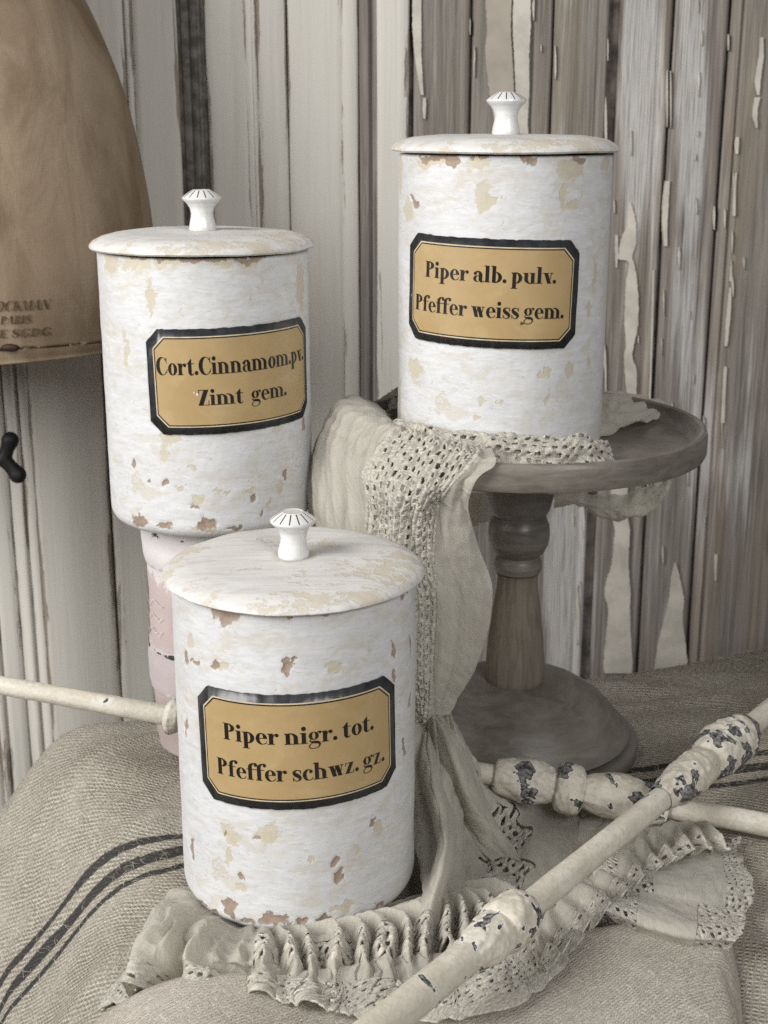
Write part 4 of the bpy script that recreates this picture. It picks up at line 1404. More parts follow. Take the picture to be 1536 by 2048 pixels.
# ------------------------------------------------------------------ pale folded cloth in the foreground
fc = []
bx = [(-0.40, 0.455), (-0.26, 0.487), (-0.13, 0.512), (-0.02, 0.535), (0.06, 0.553), (0.087, 0.561), (0.13, 0.574), (0.157, 0.578), (0.1655, 0.574), (0.1685, 0.565)]
for off, dz in ((0.000, 0.001), (0.0015, 0.0075), (-0.003, 0.0125), (-0.014, 0.0150), (-0.045, 0.0150), (-0.085, 0.0125), (-0.12, 0.006), (-0.15, -0.01), (-0.19, -0.06)):
    r = []
    for k, (x, y) in enumerate(bx):
        e = {7: 0.92, 8: 0.6, 9: 0.05}.get(k, 1.0)
        xx = x + (off * 0.16 if k >= 6 else 0)
        z0 = float(table_z(xx, max(y + off, 0.455)))
        r.append((xx, y + off, z0 + dz * e if dz > 0 else z0 + dz))
    fc.append(r)
MPAL = m_burlap('pale_linen_sacking', None, True, 0.0022)
fold = sheet('folded_cloth', fc, 150, 260, MPAL, None, disp=lambda u, v, U, V: 0.0018 * fbm(U * 30, V * 30, seed=81) + 0.0022 * fbm(U * 9, V * 12, seed=82), flip=1)
tag(fold, 'pale pinkish linen sacking folded over along the front of the table', 'cloth')

def support_z(X, Y):
    e = np.interp(X, [p[0] for p in bx], [p[1] for p in bx])
    return table_z(X, Y) + 0.0165 * sstep(e - Y, -0.002, 0.010) * (1 - sstep(X, 0.150, 0.168))


# ------------------------------------------------------------------ gauze scarf with crochet bands
PCX, PCY = 0.0825, 0.790


def rim(phi, r, z):
    return (PCX + r * math.cos(R_(phi)), PCY + r * math.sin(R_(phi)), z)


scarf = empty('lace_scarf', (0.02, 0.72, 0.0), 'sage grey gauze scarf with crochet bands, draped from cake stand round front jar', 'scarf')


class _Off:
    pass


def to_scarf(rows):
    return [[(p[0] - 0.02, p[1] - 0.72, p[2]) for p in r] for r in rows]


ph = [160, 182, 202, 222, 240, 257]
drape = [
    [(-0.004, 0.862, 0.205), (0.004, 0.815, 0.209), (0.006, 0.775, 0.2105), (0.014, 0.745, 0.2110), (0.032, 0.727, 0.2125), (0.058, 0.719, 0.2125)],
    [(-0.012, 0.845, 0.213), (-0.008, 0.795, 0.221), (-0.002, 0.757, 0.2225), (0.010, 0.727, 0.2215), (0.030, 0.711, 0.2190), (0.0575, 0.704, 0.2155)],
    [rim(a, PR - 0.002, h) for a, h in zip(ph, (0.218, 0.2255, 0.2265, 0.223, 0.2195, 0.2150))],
    [rim(a, PR + 0.0065, h) for a, h in zip(ph[:5], (0.208, 0.2155, 0.216, 0.213, 0.210))] + [PY(986, 934, 0.682)],
    [rim(a, PR + 0.0120, h) for a, h in zip(ph[:5], (0.194, 0.198, 0.199, 0.198, 0.197))] + [PY(950, 962, 0.682)],
    [(-0.042, 0.812, 0.176), (-0.0405, 0.768, 0.176), (-0.028, 0.732, 0.176), (-0.004, 0.706, 0.177), (0.020, 0.694, 0.178), PY(936, 1010, 0.690)],
    [(-0.041, 0.808, 0.152), (-0.038, 0.766, 0.152), (-0.026, 0.731, 0.152), (-0.003, 0.705, 0.153), (0.022, 0.696, 0.154), PY(956, 1090, 0.697)],
    [(-0.038, 0.802, 0.125), (-0.032, 0.763, 0.125), (-0.020, 0.731, 0.125), (0.001, 0.706, 0.126), (0.028, 0.697, 0.128), PY(985, 1180, 0.704)],
    [(-0.031, 0.794, 0.092), (-0.025, 0.759, 0.092), (-0.012, 0.730, 0.092), (0.006, 0.709, 0.093), (0.029, 0.700, 0.094), PY(968, 1300, 0.710)],
    [(-0.018, 0.782, 0.062), (-0.011, 0.755, 0.062), (0.000, 0.732, 0.062), (0.014, 0.715, 0.062), (0.028, 0.706, 0.062), PY(918, 1405, 0.714)],
    [(-0.006, 0.770, 0.045), (0.000, 0.752, 0.045), (0.008, 0.735, 0.045), (0.018, 0.722, 0.045), (0.027, 0.712, 0.045), PY(893, 1445, 0.714)],
]


def band_u(v):
    """centre and half width (in u 0..1) of the crochet band down the drape"""
    c = np.interp(v, [0, 0.15, 0.25, 0.35, 0.5, 0.62, 0.75, 0.9, 1.0], [0.80, 0.79, 0.77, 0.75, 0.71, 0.68, 0.65, 0.64, 0.64])
    w = np.interp(v, [0, 0.3, 0.6, 1.0], [0.16, 0.165, 0.15, 0.14])
    return c, w


def drape_disp(u, v, U, V):
    hang = sstep(v, 0.18, 0.45)
    left = 1 - sstep(u, 0.50, 0.75)
    q = u * 2 * PI * 9.0 + 2.4 * np.sin(v * 4.0 + 1.0) + 4.5 * fbm(u * 2.5, v * 2.6, seed=91)
    ridge = 1 - 1.7 * np.abs(np.sin(q / 2)) ** 0.8
    pl = 0.0024 * ridge * (0.62 + 0.38 * left) * (0.45 + 0.55 * hang)
    pl = pl + 0.0024 * hang * np.sin(u * 13 + 3.0 * v + 3 * fbm(u * 2, v * 2, seed=96))
    pl = pl + 0.0009 * np.sin(u * 110 + 9 * v + 9 * fbm(u * 5, v * 4, seed=92)) * (0.4 + 0.6 * left)
    top = 0.0006 * (1 - hang) * np.sin(V * 420 + u * 16 + 5 * fbm(u * 3, v * 8, seed=95))
    cr = 0.0010 * fbm(U * 150, V * 60, seed=93) + 0.0016 * fbm(U * 45, V * 30, seed=94)
    return pl + top + cr


def in_band(u, v):
    c, w = band_u(v)
    return np.abs(u - c) < w


DN = (440, 300)
D2 = to_scarf(drape)
sheet('gauze_drape', D2, DN[0], DN[1], MGZ, scarf, drape_disp, keep=lambda u, v, U, V: ~in_band(u, v))


def band_disp(u, v, U, V):
    c, w = band_u(v)
    s = (u - c) * 0.165
    t = V
    puff = 0.0006 * np.cos(s / 0.0040 * 2 * PI) + 0.0007 * fbm(s * 500, t * 420, seed=97)
    return drape_disp(u, v, U, V) + puff + 0.0006


def band_keep(u, v, U, V):
    c, w = band_u(v)
    s = (u - c) * 0.165
    return (np.abs(u - c) < w + 0.004) & ~(crochet_open(s, V, seed=1) & (np.abs(u - c) < w * 0.90))


sheet('crochet_band', D2, 760, 500, MLC, scarf, band_disp, keep=band_keep, thick=0.0011)

# crochet roll lying on the plate along the front of the jar
rows = []
for k, t in enumerate(np.linspace(0, 1, 9)):
    ang = R_(214 + 106 * t)
    cxx, cyy = 0.0682, 0.786
    rad = 0.0615 + 0.0015 * math.sin(t * PI * 3)
    hgt = 0.0215 - 0.0080 * t ** 1.5 - 0.005 * sstep(t, 0.93, 1.0)
    wd = 0.0220 - 0.004 * t
    r = []
    for a in np.linspace(-25, 205, 8):
        q = rad + wd * (0.5 - 0.5 * math.cos(R_(a))) if True else 0
        zz = 0.2012 + hgt * max(0.0, math.sin(R_(max(0, min(180, a))))) + (0.0003 if a < 0 or a > 180 else 0)
        r.append((cxx + q * math.cos(ang), cyy + q * math.sin(ang), zz))
    rows.append(r)


def roll_disp(u, v, U, V):
    return 0.0022 * fbm(U * 110, V * 80, seed=101) + 0.0012 * np.sin(U * 600 + 4 * fbm(u * 5, v * 12, seed=102)) + 0.001 * fbm(U * 300, V * 300, seed=103)


sheet('crochet_fold', to_scarf(rows), 300, 150, MLC, scarf, roll_disp, keep=lambda u, v, U, V: ~(crochet_open(U + 0.001, V, 0.0045, 0.0058, seed=4) & (u > 0.2) & (u < 0.9)), thick=0.001, flip=-1)
sheet('gauze_lining', to_scarf([[(p[0] * 0.985 + 0.0682 * .015, p[1] * 0.985 + 0.786 * .015, p[2] * 1 - 0.0016 if p[2] > .203 else p[2]) for p in r] for r in rows]), 90, 50, MGZ, scarf, None)

# cloth going behind the jar and over the back rim of the plate at right
bk = []
for x, ys_ in ((0.105, None), (0.125, None), (0.145, None), (0.163, None), (0.178, None)):
    pass
bk = [
    [PY(1195, 868, 0.795), PY(1195, 835, 0.820), PY(1195, 806, 0.850), PY(1200, 787, 0.880), PY(1205, 800, 0.905), PY(1205, 850, 0.915)],
    [PY(1235, 862, 0.798), PY(1232, 830, 0.825), PY(1235, 803, 0.852), PY(1245, 788, 0.880), PY(1248, 805, 0.903), PY(1245, 860, 0.913)],
    [PY(1275, 848, 0.812), PY(1275, 828, 0.832), PY(1280, 806, 0.852), PY(1288, 795, 0.872), PY(1290, 815, 0.893), PY(1285, 880, 0.905)],
    [PY(1310, 836, 0.830), PY(1315, 822, 0.842), PY(1322, 811, 0.852), PY(1328, 806, 0.862), PY(1328, 830, 0.878), PY(1322, 890, 0.890)],
    [PY(1338, 830, 0.842), PY(1343, 826, 0.848), PY(1346, 824, 0.852), PY(1348, 826, 0.856), PY(1346, 845, 0.864), PY(1340, 900, 0.874)],
]
sheet('gauze_back_fold', to_scarf(bk), 120, 140, MGZ, scarf, lambda u, v, U, V: 0.0016 * np.sin(U * 260 + 7 * v + 5 * fbm(u * 3, v * 3, seed=111)) + 0.001 * fbm(U * 90, V * 90, seed=112), flip=-1)
# small bunch of lace at the left behind the jar
bl = [[PY(735, 830, 0.870), PY(745, 812, 0.872), PY(765, 796, 0.874), PY(785, 780, 0.876), PY(805, 770, 0.878)],
      [PY(740, 838, 0.862), PY(755, 818, 0.862), PY(775, 800, 0.863), PY(795, 790, 0.864), PY(812, 785, 0.866)],
      [PY(748, 850, 0.850), PY(765, 832, 0.850), PY(785, 815, 0.850), PY(800, 808, 0.850), PY(815, 805, 0.850)]]
sheet('crochet_bunch', to_scarf(bl), 60, 80, MLC, scarf, lambda u, v, U, V: 0.003 * fbm(U * 160, V * 160, seed=121), keep=lambda u, v, U, V: ~crochet_open(U, V, 0.004, 0.005, seed=6), thick=0.001)
# swag hanging under the plate at the back
sw = [[PY(1105, 985, 0.865), PY(1150, 985, 0.885), PY(1205, 992, 0.895), PY(1255, 990, 0.893), PY(1300, 972, 0.885), PY(1335, 950, 0.872)],
      [PY(1105, 1000, 0.862), PY(1150, 1004, 0.880), PY(1205, 1015, 0.885), PY(1255, 1014, 0.883), PY(1305, 990, 0.880), PY(1337, 955, 0.872)],
      [PY(1108, 1009, 0.868), PY(1150, 1012, 0.884), PY(1205, 1030, 0.888), PY(1262, 1036, 0.888), PY(1310, 1006, 0.884), PY(1340, 960, 0.874)],
      [PY(1110, 1002, 0.880), PY(1152, 1008, 0.898), PY(1210, 1024, 0.905), PY(1265, 1028, 0.903), PY(1312, 1002, 0.896), PY(1342, 960, 0.880)]]
sheet('gauze_swag', to_scarf(sw), 60, 140, MGZ, scarf, lambda u, v, U, V: 0.0022 * np.sin(V * 300 + u * 9 + 6 * fbm(u * 4, v * 2, seed=131)) + 0.0015 * fbm(U * 80, V * 80, seed=132))
sw = [[PY(925, 985, 0.850), PY(945, 985, 0.848), PY(968, 985, 0.850), PY(985, 985, 0.856)],
      [PY(930, 1020, 0.848), PY(948, 1025, 0.845), PY(968, 1025, 0.848), PY(982, 1018, 0.855)],
      [PY(936, 1040, 0.850), PY(952, 1050, 0.847), PY(966, 1048, 0.850), PY(976, 1036, 0.857)]]
sheet('gauze_corner', to_scarf(sw), 40, 40, MGZ, scarf, lambda u, v, U, V: 0.0025 * np.sin(U * 420 + 3 * v) + 0.001 * fbm(U * 90, V * 90, seed=133))


# ---- lower part: cloth spilling to the right of the front jar
def Q(px, py, z):
    return PZ(px, py, z)


low = [
    [Q(845, 1425, 0.040), Q(862, 1420, 0.046), Q(880, 1418, 0.050), Q(893, 1425, 0.046), Q(905, 1445, 0.036)],
    [Q(832, 1480, 0.050), Q(862, 1462, 0.057), Q(892, 1460, 0.058), Q(920, 1476, 0.054), Q(942, 1512, 0.046)],
    [Q(832, 1560, 0.042), Q(872, 1545, 0.050), Q(908, 1555, 0.042), Q(950, 1560, 0.032), Q(985, 1580, 0.020)],
    [Q(834, 1650, 0.022), Q(875, 1630, 0.036), Q(930, 1650, 0.016), Q(1020, 1640, 0.008), Q(1120, 1618, 0.006)],
    [Q(840, 1740, 0.010), Q(880, 1710, 0.028), Q(935, 1735, 0.010), Q(1050, 1715, 0.008), Q(1200, 1655, 0.007)],
    [Q(850, 1800, 0.012), Q(880, 1790, 0.024), Q(950, 1795, 0.010), Q(1080, 1780, 0.008), Q(1250, 1690, 0.007)],
    [Q(862, 1850, 0.012), Q(905, 1835, 0.014), Q(985, 1850, 0.009), Q(1120, 1830, 0.007), Q(1275, 1735, 0.007)],
]


def low_disp(u, v, U, V):
    f = 0.0042 * np.sin(u * 17 + 4.0 * fbm(u * 1.5, v * 2.0, seed=141) - v * 3.0) * (0.35 + 0.65 * (1 - u)) * (1 - 0.3 * v)
    q = u * 52 + 7 * v + 8 * fbm(u * 3, v * 2, seed=142)
    f = f + 0.0030 * (0.55 - np.abs(np.sin(q / 2)) ** 0.7) * (1 - 0.35 * u)
    return f + 0.0015 * fbm(U * 70, V * 40, seed=143) + 0.0008 * fbm(U * 200, V * 120, seed=144)


def low_lace(u, v):
    v = v + 0.012 * np.sin(u * 70)
    c = np.interp(v, [0.45, 0.6, 0.8, 1.0], [0.70, 0.66, 0.60, 0.56])
    c = c + 0.03
    return (np.abs(u - c) < 0.085 + 0.03 * np.sin(v * 46) * np.sign(u - c)) & (v > 0.44) & (v < 0.97)


LOW = to_scarf(low)
sheet('gauze_spill', LOW, 280, 260, MGZ, scarf, low_disp, keep=lambda u, v, U, V: ~low_lace(u, v))
sheet('crochet_insert', LOW, 420, 520, MLC, scarf, lambda u, v, U, V: low_disp(u, v, U, V) + 0.0022 + 0.0012 * fbm(U * 260, V * 260, seed=145),
      keep=lambda u, v, U, V: low_lace(u, v) & ~crochet_open(V, U, 0.0066, 0.0058, 0.34, 0.30, seed=8), thick=0.0014)


def upright_fold(cl, seed):
    rows = []
    for px, py, hw, zb, h in cl:
        rows.append([Q(px - hw, py + 6, zb), Q(px - hw * 0.75, py - 2, zb + h * 0.62), Q(px - hw * 0.2, py - 6, zb + h), Q(px + hw * 0.35, py - 4, zb + h * 0.9), Q(px + hw * 0.8, py + 2, zb + h * 0.45), Q(px + hw, py + 8, zb)])
    sheet('gauze_fold', to_scarf(rows), 180, 70, MGZ, scarf, lambda u, v, U, V: 0.0013 * (0.5 - np.abs(np.sin(u * 12 + 5 * fbm(u * 2, v * 3, seed=seed)))) + 0.0012 * fbm(U * 80, V * 30, seed=seed + 1))


upright_fold([(872, 1432, 18, 0.052, 0.006), (893, 1475, 30, 0.050, 0.014), (912, 1530, 36, 0.040, 0.018), (935, 1590, 34, 0.022, 0.020), (958, 1640, 34, 0.012, 0.014), (990, 1685, 36, 0.008, 0.006), (1015, 1720, 30, 0.006, 0.001)], 191)
upright_fold([(858, 1470, 14, 0.050, 0.005), (860, 1520, 22, 0.046, 0.012), (868, 1580, 26, 0.036, 0.017), (884, 1640, 28, 0.022, 0.022), (892, 1700, 24, 0.014, 0.024), (880, 1755, 24, 0.012, 0.022), (864, 1800, 26, 0.012, 0.018), (858, 1840, 34, 0.012, 0.010), (862, 1870, 38, 0.012, 0.002)], 195)


lay = [[Q(1165, 1600, 0.006), Q(1205, 1604, 0.007), Q(1240, 1612, 0.007), Q(1340, 1640, 0.007), Q(1440, 1672, 0.006)],
       [Q(1160, 1650, 0.005), Q(1205, 1655, 0.007), Q(1250, 1660, 0.008), Q(1350, 1680, 0.008), Q(1450, 1705, 0.006)],
       [Q(1150, 1722, 0.005), Q(1200, 1724, 0.008), Q(1250, 1725, 0.009), Q(1340, 1735, 0.008), Q(1430, 1745, 0.006)],
       [Q(1110, 1800, 0.005), Q(1165, 1798, 0.007), Q(1210, 1795, 0.008), Q(1280, 1790, 0.007), Q(1340, 1785, 0.006)],
       [Q(1080, 1880, 0.005), Q(1130, 1868, 0.007), Q(1170, 1855, 0.008), Q(1220, 1840, 0.007), Q(1260, 1830, 0.006)]]
sheet('gauze_layer', to_scarf(lay), 170, 220, MGZ, scarf, lambda u, v, U, V: 0.0024 * (0.5 - np.abs(np.sin(u * 15 + v * 6 + 5 * fbm(u * 3, v * 2, seed=201))) ** 0.7) + 0.0016 * fbm(U * 60, V * 60, seed=202), flip=1,
      post=lambda Gd, u, v: np.concatenate([Gd[..., :2], np.maximum(Gd[..., 2:], (table_z(Gd[..., 0] + 0.02, Gd[..., 1] + 0.72) + 0.002)[..., None])], -1))

# ---- gathered band and frill running round the foot of the front jar
JX, JY = -0.0436, 0.620
inner = [JX + 0.0 for _ in range(1)]
ang = [196, 215, 235, 255, 272, 290, 308, 324]
r0 = [(JX + 0.050 * math.cos(R_(a)), JY + 0.050 * math.sin(R_(a)), 0.0085) for a in ang]
r1 = [Q(338, 1772, 0.012), Q(370, 1835, 0.016), Q(455, 1865, 0.020), Q(570, 1868, 0.021), Q(690, 1852, 0.021), Q(800, 1828, 0.020), Q(905, 1800, 0.018), Q(990, 1770, 0.013)]
r2 = [Q(285, 1845, 0.012), Q(345, 1880, 0.019), Q(440, 1905, 0.022), Q(570, 1912, 0.022), Q(700, 1905, 0.022), Q(825, 1890, 0.021), Q(945, 1868, 0.018), Q(1060, 1830, 0.012)]
r3 = [Q(222, 1918, 0.006), Q(315, 1930, 0.014), Q(430, 1945, 0.016), Q(570, 1955, 0.0185), Q(715, 1955, 0.0185), Q(850, 1945, 0.0175), Q(985, 1915, 0.014), Q(1115, 1860, 0.008)]
r4 = [Q(165, 1998, -0.002), Q(300, 1990, 0.006), Q(430, 1995, 0.011), Q(565, 2012, 0.0165), Q(720, 2040, 0.0175), Q(875, 2050, 0.0175), Q(1050, 2030, 0.014), Q(1175, 1905, 0.008)]
FR = to_scarf([r0, r1, r2, r3, r4])


def frill_disp(u, v, U, V):
    amp = np.interp(v, [0, 0.2, 0.45, 0.62, 0.8, 1.0], [0.0004, 0.0030, 0.0044, 0.0044, 0.0050, 0.0058])
    bigleft = 1.0 - sstep(u, 0.30, 0.46)
    uu = u + 0.030 * fbm(u * 7, v * 2.4, seed=162) + 0.010 * fbm(u * 22, v * 5.0, seed=163)
    fine = np.sin(uu * 2 * PI * 20 + 6.0 * fbm(u * 11, v * 1.6, seed=151)) * (0.55 + 1.1 * np.clip(0.5 + vnoise(u * 26, v * 1.2, seed=159), 0, 1))
    wide = np.sin(u * 2 * PI * 7.0 + 1.0 + 5.0 * fbm(u * 6, v * 1.1, seed=152))
    mixw = np.clip(sstep(v, 0.55, 0.9) + bigleft * 0.8, 0, 1)
    # rounded tops, pinched valleys
    fine = np.clip(fine, -1.2, 1.2)
    crumple = 0.0036 * fbm(U * 75, V * 65, seed=160) + 0.0016 * fbm(U * 190, V * 90, seed=161)
    amp = amp * (1 + 1.3 * bigleft * sstep(v, 0.15, 0.6))
    d = amp * (fine * (1 - mixw) + wide * mixw * 1.05)
    return d + crumple * sstep(v, 0.1, 0.4) + 0.0012 * fbm(U * 60, V * 60, seed=153) + 0.0006 * fbm(U * 220, V * 160, seed=154) + 0.002 * bigleft * fbm(U * 28, V * 28, seed=155)


def frill_post(Gd, u, v):
    # the wide waves also swing sideways so that the frill folds over itself
    w = np.cos(u * 2 * PI * 7.0 + 1.0 + 5.0 * fbm(u * 6, v * 1.1, seed=152)) * sstep(v, 0.5, 1.0)
    T = np.gradient(Gd, axis=1)
    T /= np.linalg.norm(T, axis=2)[..., None] + 1e-9
    T[..., 2] *= 0.3
    sc = 0.012 * sstep(v, 0.9, 1.0) * vnoise(u * 60, v * 0 + .4, seed=156)
    B = np.gradient(Gd, axis=0)
    B /= np.linalg.norm(B, axis=2)[..., None] + 1e-9
    out = Gd + T * (0.0055 * w)[..., None] + B * (sc * 0.35)[..., None]
    wx, wy = out[..., 0] + 0.02, out[..., 1] + 0.72
    lim = support_z(wx, wy) + 0.0025
    out[..., 2] = np.where(out[..., 2] < lim, lim + 0.25 * np.maximum(out[..., 2] - lim, -0.006) + 0.0015, out[..., 2])
    return out


def fr_lace(u, v):
    return (v > 0.33) & (v < 0.60) & (u > 0.36)


def fr_trim(u, v):
    return v > 0.80 + 0.012 * np.sin(u * 90)


FN = (240, 620)
sheet('gauze_frill', FR, FN[0], FN[1], MGZ, scarf, frill_disp, keep=lambda u, v, U, V: ~fr_lace(u, v) & ~fr_trim(u, v), post=frill_post)
sheet('crochet_gathers', FR, 300, 1000, MLC, scarf, lambda u, v, U, V: frill_disp(u, v, U, V) + 0.0010 + 0.0009 * fbm(U * 260, V * 260, seed=157),
      keep=lambda u, v, U, V: fr_lace(u, v) & ~(crochet_open(V, U, 0.0052, 0.0044, 0.32, 0.31, seed=12)), thick=0.0012, post=frill_post)
sheet('lace_trim', FR, 300, 900, MLC, scarf, lambda u, v, U, V: frill_disp(u, v, U, V) + 0.0007 + 0.0006 * fbm(U * 300, V * 300, seed=158),
      keep=lambda u, v, U, V: fr_trim(u, v) & ~(crochet_open(V, U, 0.0040, 0.0034, 0.22, 0.24, seed=14) & (v < 0.95)), thick=0.001, post=frill_post)


# ---- two flat tails with lace ends at the right, and the frill under the rod
def tail(rows, seed, nu, bands, folds):
    Rr = to_scarf(rows)

    def dsp(u, v, U, V):
        return folds * np.sin(v * PI * 3.2 + 2 * fbm(u * 2, v * 2, seed=seed)) * (0.4 + 0.6 * u) + 0.0013 * fbm(U * 60, V * 60, seed=seed + 1) + 0.0006 * fbm(U * 220, V * 220, seed=seed + 2)

    def inb(u):
        r = np.zeros_like(u, dtype=bool)
        for a, b in bands:
            r |= (u > a) & (u < b)
        return r

    def post(Gd, u, v):
        wx, wy = Gd[..., 0] + 0.02, Gd[..., 1] + 0.72
        Gd[..., 2] = np.maximum(Gd[..., 2], table_z(wx, wy) + 0.0015)
        end = sstep(u, 0.93, 1.0) * 0.004 * fbm(v * 9, u * 0, seed=seed + 5)
        Gd[..., 0] += end
        return Gd
    sheet('gauze_tail', Rr, 90, nu, MGZ, scarf, dsp, keep=lambda u, v, U, V: ~inb(u), post=post)
    sheet('lace_end', Rr, 220, nu * 3, MLC, scarf, lambda u, v, U, V: dsp(u, v, U, V) + 0.0008 + 0.0007 * fbm(U * 300, V * 300, seed=seed + 4),
          keep=lambda u, v, U, V: inb(u) & ~(crochet_open(U, V, 0.0042, 0.0046, 0.27, 0.27, seed=seed)), thick=0.001, post=post)


tail([[Q(1165, 1688, 0.008), Q(1260, 1700, 0.012), Q(1350, 1705, 0.012), Q(1430, 1690, 0.011), Q(1478, 1672, 0.008)],
      [Q(1172, 1700, 0.014), Q(1262, 1712, 0.017), Q(1352, 1728, 0.017), Q(1435, 1735, 0.015), Q(1490, 1725, 0.011)],
      [Q(1185, 1742, 0.016), Q(1270, 1758, 0.018), Q(1355, 1782, 0.018), Q(1438, 1795, 0.016), Q(1505, 1788, 0.012)],
      [Q(1190, 1775, 0.012), Q(1275, 1795, 0.013), Q(1358, 1822, 0.013), Q(1432, 1838, 0.012), Q(1492, 1842, 0.009)],
      [Q(1190, 1785, 0.004), Q(1275, 1805, 0.004), Q(1358, 1832, 0.004), Q(1425, 1850, 0.004), Q(1475, 1856, 0.004)]], 161, 130, [(0.04, 0.36), (0.80, 1.01)], 0.0018)
tail([[Q(1150, 1748, 0.010), Q(1235, 1770, 0.017), Q(1320, 1790, 0.018), Q(1400, 1806, 0.018), Q(1484, 1816, 0.013)],
      [Q(1152, 1775, 0.018), Q(1232, 1796, 0.023), Q(1318, 1820, 0.024), Q(1400, 1838, 0.023), Q(1486, 1848, 0.018)],
      [Q(1165, 1812, 0.018), Q(1234, 1832, 0.022), Q(1312, 1860, 0.023), Q(1395, 1876, 0.022), Q(1474, 1880, 0.018)],
      [Q(1180, 1840, 0.006), Q(1240, 1862, 0.008), Q(1306, 1886, 0.010), Q(1388, 1902, 0.011), Q(1460, 1902, 0.010)]], 171, 130, [(0.10, 0.38), (0.74, 1.01)], 0.0012)

und = [[Q(1420, 1640, 0.012), Q(1345, 1640, 0.012), Q(1270, 1680, 0.012), Q(1190, 1740, 0.014), Q(1110, 1810, 0.016), Q(1050, 1880, 0.018)],
       [Q(1440, 1670, 0.020), Q(1365, 1672, 0.021), Q(1290, 1715, 0.021), Q(1212, 1770, 0.021), Q(1130, 1840, 0.022), Q(1070, 1915, 0.022)],
       [Q(1450, 1700, 0.014), Q(1382, 1708, 0.015), Q(1305, 1750, 0.017), Q(1228, 1815, 0.018), Q(1150, 1880, 0.019), Q(1085, 1960, 0.019)]]


def und_disp(u, v, U, V):
    a = np.interp(v, [0, 0.5, 1], [0.001, 0.003, 0.0062])
    return a * np.sin(u * 2 * PI * 11 + 3 * fbm(u * 7, v, seed=181)) + 0.001 * fbm(U * 90, V * 90, seed=182)


def und_post(Gd, u, v):
    T = np.gradient(Gd, axis=1)
    T /= np.linalg.norm(T, axis=2)[..., None] + 1e-9
    out = Gd + T * (0.004 * v * np.cos(u * 2 * PI * 11 + 3 * fbm(u * 7, v, seed=181)))[..., None]
    out[..., 2] = np.maximum(out[..., 2], table_z(out[..., 0] + 0.02, out[..., 1] + 0.72) + 0.003)
    return out


sheet('frill_under_rod', to_scarf(und), 110, 420, MGZ, scarf, und_disp, keep=lambda u, v, U, V: v < 0.62, post=und_post)
sheet('lace_trim', to_scarf(und), 160, 700, MLC, scarf, lambda u, v, U, V: und_disp(u, v, U, V) + 0.0006 * fbm(U * 300, V * 300, seed=183), keep=lambda u, v, U, V: (v >= 0.60) & ~(crochet_open(V, U, 0.0040, 0.0034, 0.2, 0.22, seed=15) & (v < .85)), thick=0.001, post=und_post)


# ------------------------------------------------------------------ painted rods with knobbly joints
def rod(name, A, B, label, shaft_r, knots, group, thin=0.92):
    """shaft_r(t in metres from A); knots = [(start, [(s, r), ...], wear)]"""
    A, B = np.array(A, float), np.array(B, float)
    L = np.linalg.norm(B - A)
    t = empty(name, tuple(A), label, 'rod', group)
    t.rotation_euler = Vector(B - A).to_track_quat('Z', 'Y').to_euler()
    n = int(L / 0.003)
    sd = random.randint(0, 99)
    pr = [(0, 0)] + [(shaft_r(s) * thin * 0.90, s) for s in np.linspace(0, L, n)] + [(0, L)]
    lathe('shaft', pr, 40, MROD, t, 0.004, lambda T, Z, RR: (0.0005 * fbm(np.cos(T) * 2 + sd, np.sin(T) * 2, Z * 60, sd), 0 * Z),
          attr={'wear': lambda T, Z, RR: 0.22 + 0.6 * vnoise(Z * 22 + sd, Z * 0, seed=sd)})
    for kind, prof, wear in knots:
        P = catmull(np.array(prof), 60)
        P[:, 0] *= thin
        zmid = P[:, 1].mean()
        lathe(kind, [tuple(q) for q in P], 72, MROD, t, 0.0012,
              lambda T, Z, RR, zz=zmid: (RR / 0.013 * (0.0016 * fbm(np.cos(T) * 1.6 + sd, np.sin(T) * 1.6, Z * 110, sd + 7) + 0.0013 * fbm(np.cos(T) * 4 + sd, np.sin(T) * 4, Z * 320, sd + 8)), 0 * Z),
              attr={'wear': lambda T, Z, RR, w=wear: w + 0.35 * fbm(np.cos(T) * 1.5, np.sin(T) * 1.5, Z * 60, sd + 9)})
    return t


A0, A1 = PY(0, 1370, 0.740), PZ(1536, 1650, 0.0125)
dA = (A1 - A0) / np.linalg.norm(A1 - A0)
A0e, A1e = A0 - dA * 0.12, A1 + dA * 0.12


def along(px, P0, P1, E0):
    """distance from E0 of the point of the line P0-P1 seen at photo column px"""
    lo, hi = -0.5, 1.5
    for _ in range(50):
        m = (lo + hi) / 2
        p = P0 + (P1 - P0) * m - np.array([0, 0, CAMZ])
        x = 768 + FOC * p[0] / (p[1] * CP - p[2] * SP)
        if x < px:
            lo = m
        else:
            hi = m
    return float(np.linalg.norm(P0 + (P1 - P0) * lo - E0))


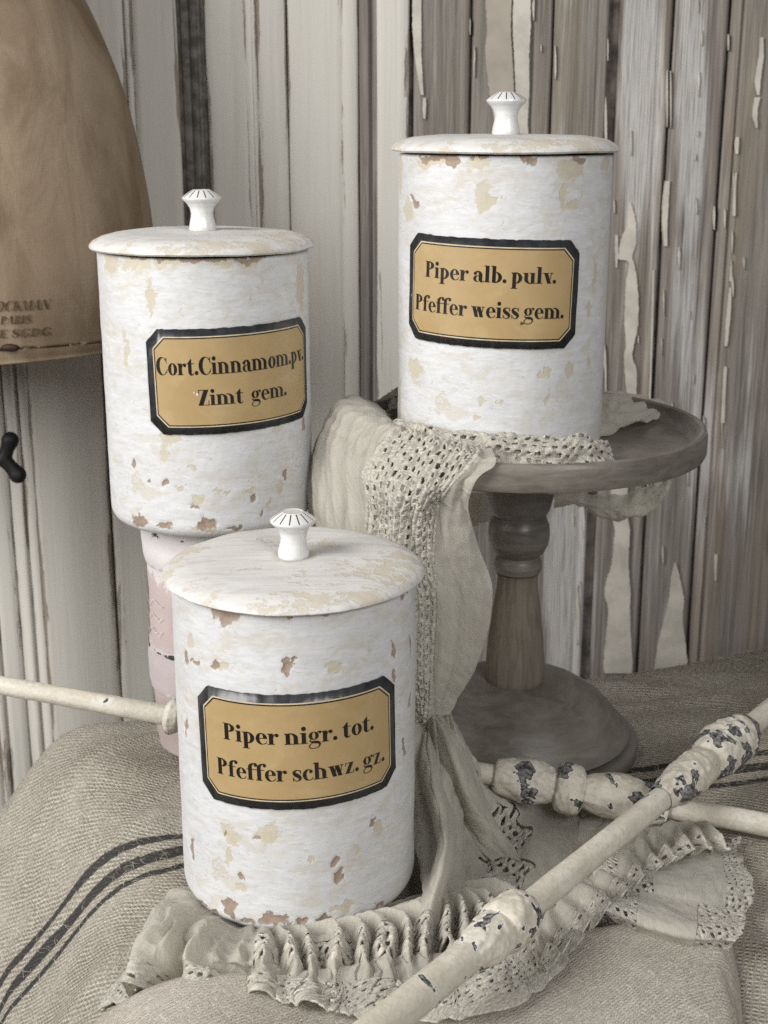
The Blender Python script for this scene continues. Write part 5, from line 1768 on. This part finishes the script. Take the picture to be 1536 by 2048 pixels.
sA = lambda px: along(px, A0, A1, A0e)
LA = np.linalg.norm(A1e - A0e)
rod('painted_rod', A0e, A1e, 'long cream rod passing behind the front jar, knobbly joint before the stand foot',
    lambda s: float(np.interp(s, [0, sA(0), sA(345), sA(960), sA(1300), LA], [0.0064, 0.0067, 0.0072, 0.0070, 0.0078, 0.0080])),
    [('collar', [(0.0078, sA(332)), (0.0102, sA(338)), (0.0112, sA(345)), (0.0100, sA(356)), (0.0078, sA(364))], 0.5),
     ('knob', [(0.0055, sA(985)), (0.0098, sA(992)), (0.0118, sA(1012)), (0.0132, sA(1045)), (0.0132, sA(1075)), (0.0112, sA(1098)), (0.0098, sA(1112))], 0.62),
     ('collar', [(0.0095, sA(1108)), (0.0142, sA(1116)), (0.0152, sA(1138)), (0.0146, sA(1158)), (0.0105, sA(1168))], 0.72),
     ('knob', [(0.0098, sA(1166)), (0.0118, sA(1182)), (0.0138, sA(1215)), (0.0142, sA(1250)), (0.0130, sA(1285)), (0.0108, sA(1320)), (0.0098, sA(1335))], 0.66)], 'cream painted rods')
B0, B1 = np.array([0.0043, 0.457, 0.0450]), np.array([0.153, 0.651, 0.0405])
dB = (B1 - B0) / np.linalg.norm(B1 - B0)
B0e, B1e = B0 - dB * 0.06, B1 + dB * 0.28
sB = lambda px: along(px, B0, B1, B0e)
LB = np.linalg.norm(B1e - B0e)
rod('painted_rod', B0e, B1e, 'cream rod lying diagonally across the front right corner, over the other rod',
    lambda s: float(np.interp(s, [0, sB(800), sB(1000), sB(1040), sB(1350), LB], [0.0104, 0.0102, 0.0098, 0.0086, 0.0086, 0.0092])),
    [('knob', [(0.0085, sB(925)), (0.0102, sB(945)), (0.0122, sB(966)), (0.0126, sB(985)), (0.0118, sB(1000))], 0.68),
     ('collar', [(0.0100, sB(992)), (0.0142, sB(1003)), (0.0150, sB(1022)), (0.0138, sB(1042)), (0.0084, sB(1056))], 0.72),
     ('knob', [(0.0084, sB(1320)), (0.0105, sB(1338)), (0.0128, sB(1360)), (0.0140, sB(1385)), (0.0128, sB(1405)), (0.0108, sB(1415))], 0.72),
     ('collar', [(0.0108, sB(1408)), (0.0150, sB(1420)), (0.0172, sB(1445)), (0.0168, sB(1470)), (0.0130, sB(1488)), (0.0096, sB(1494))], 0.95)], 'cream painted rods', 0.82)
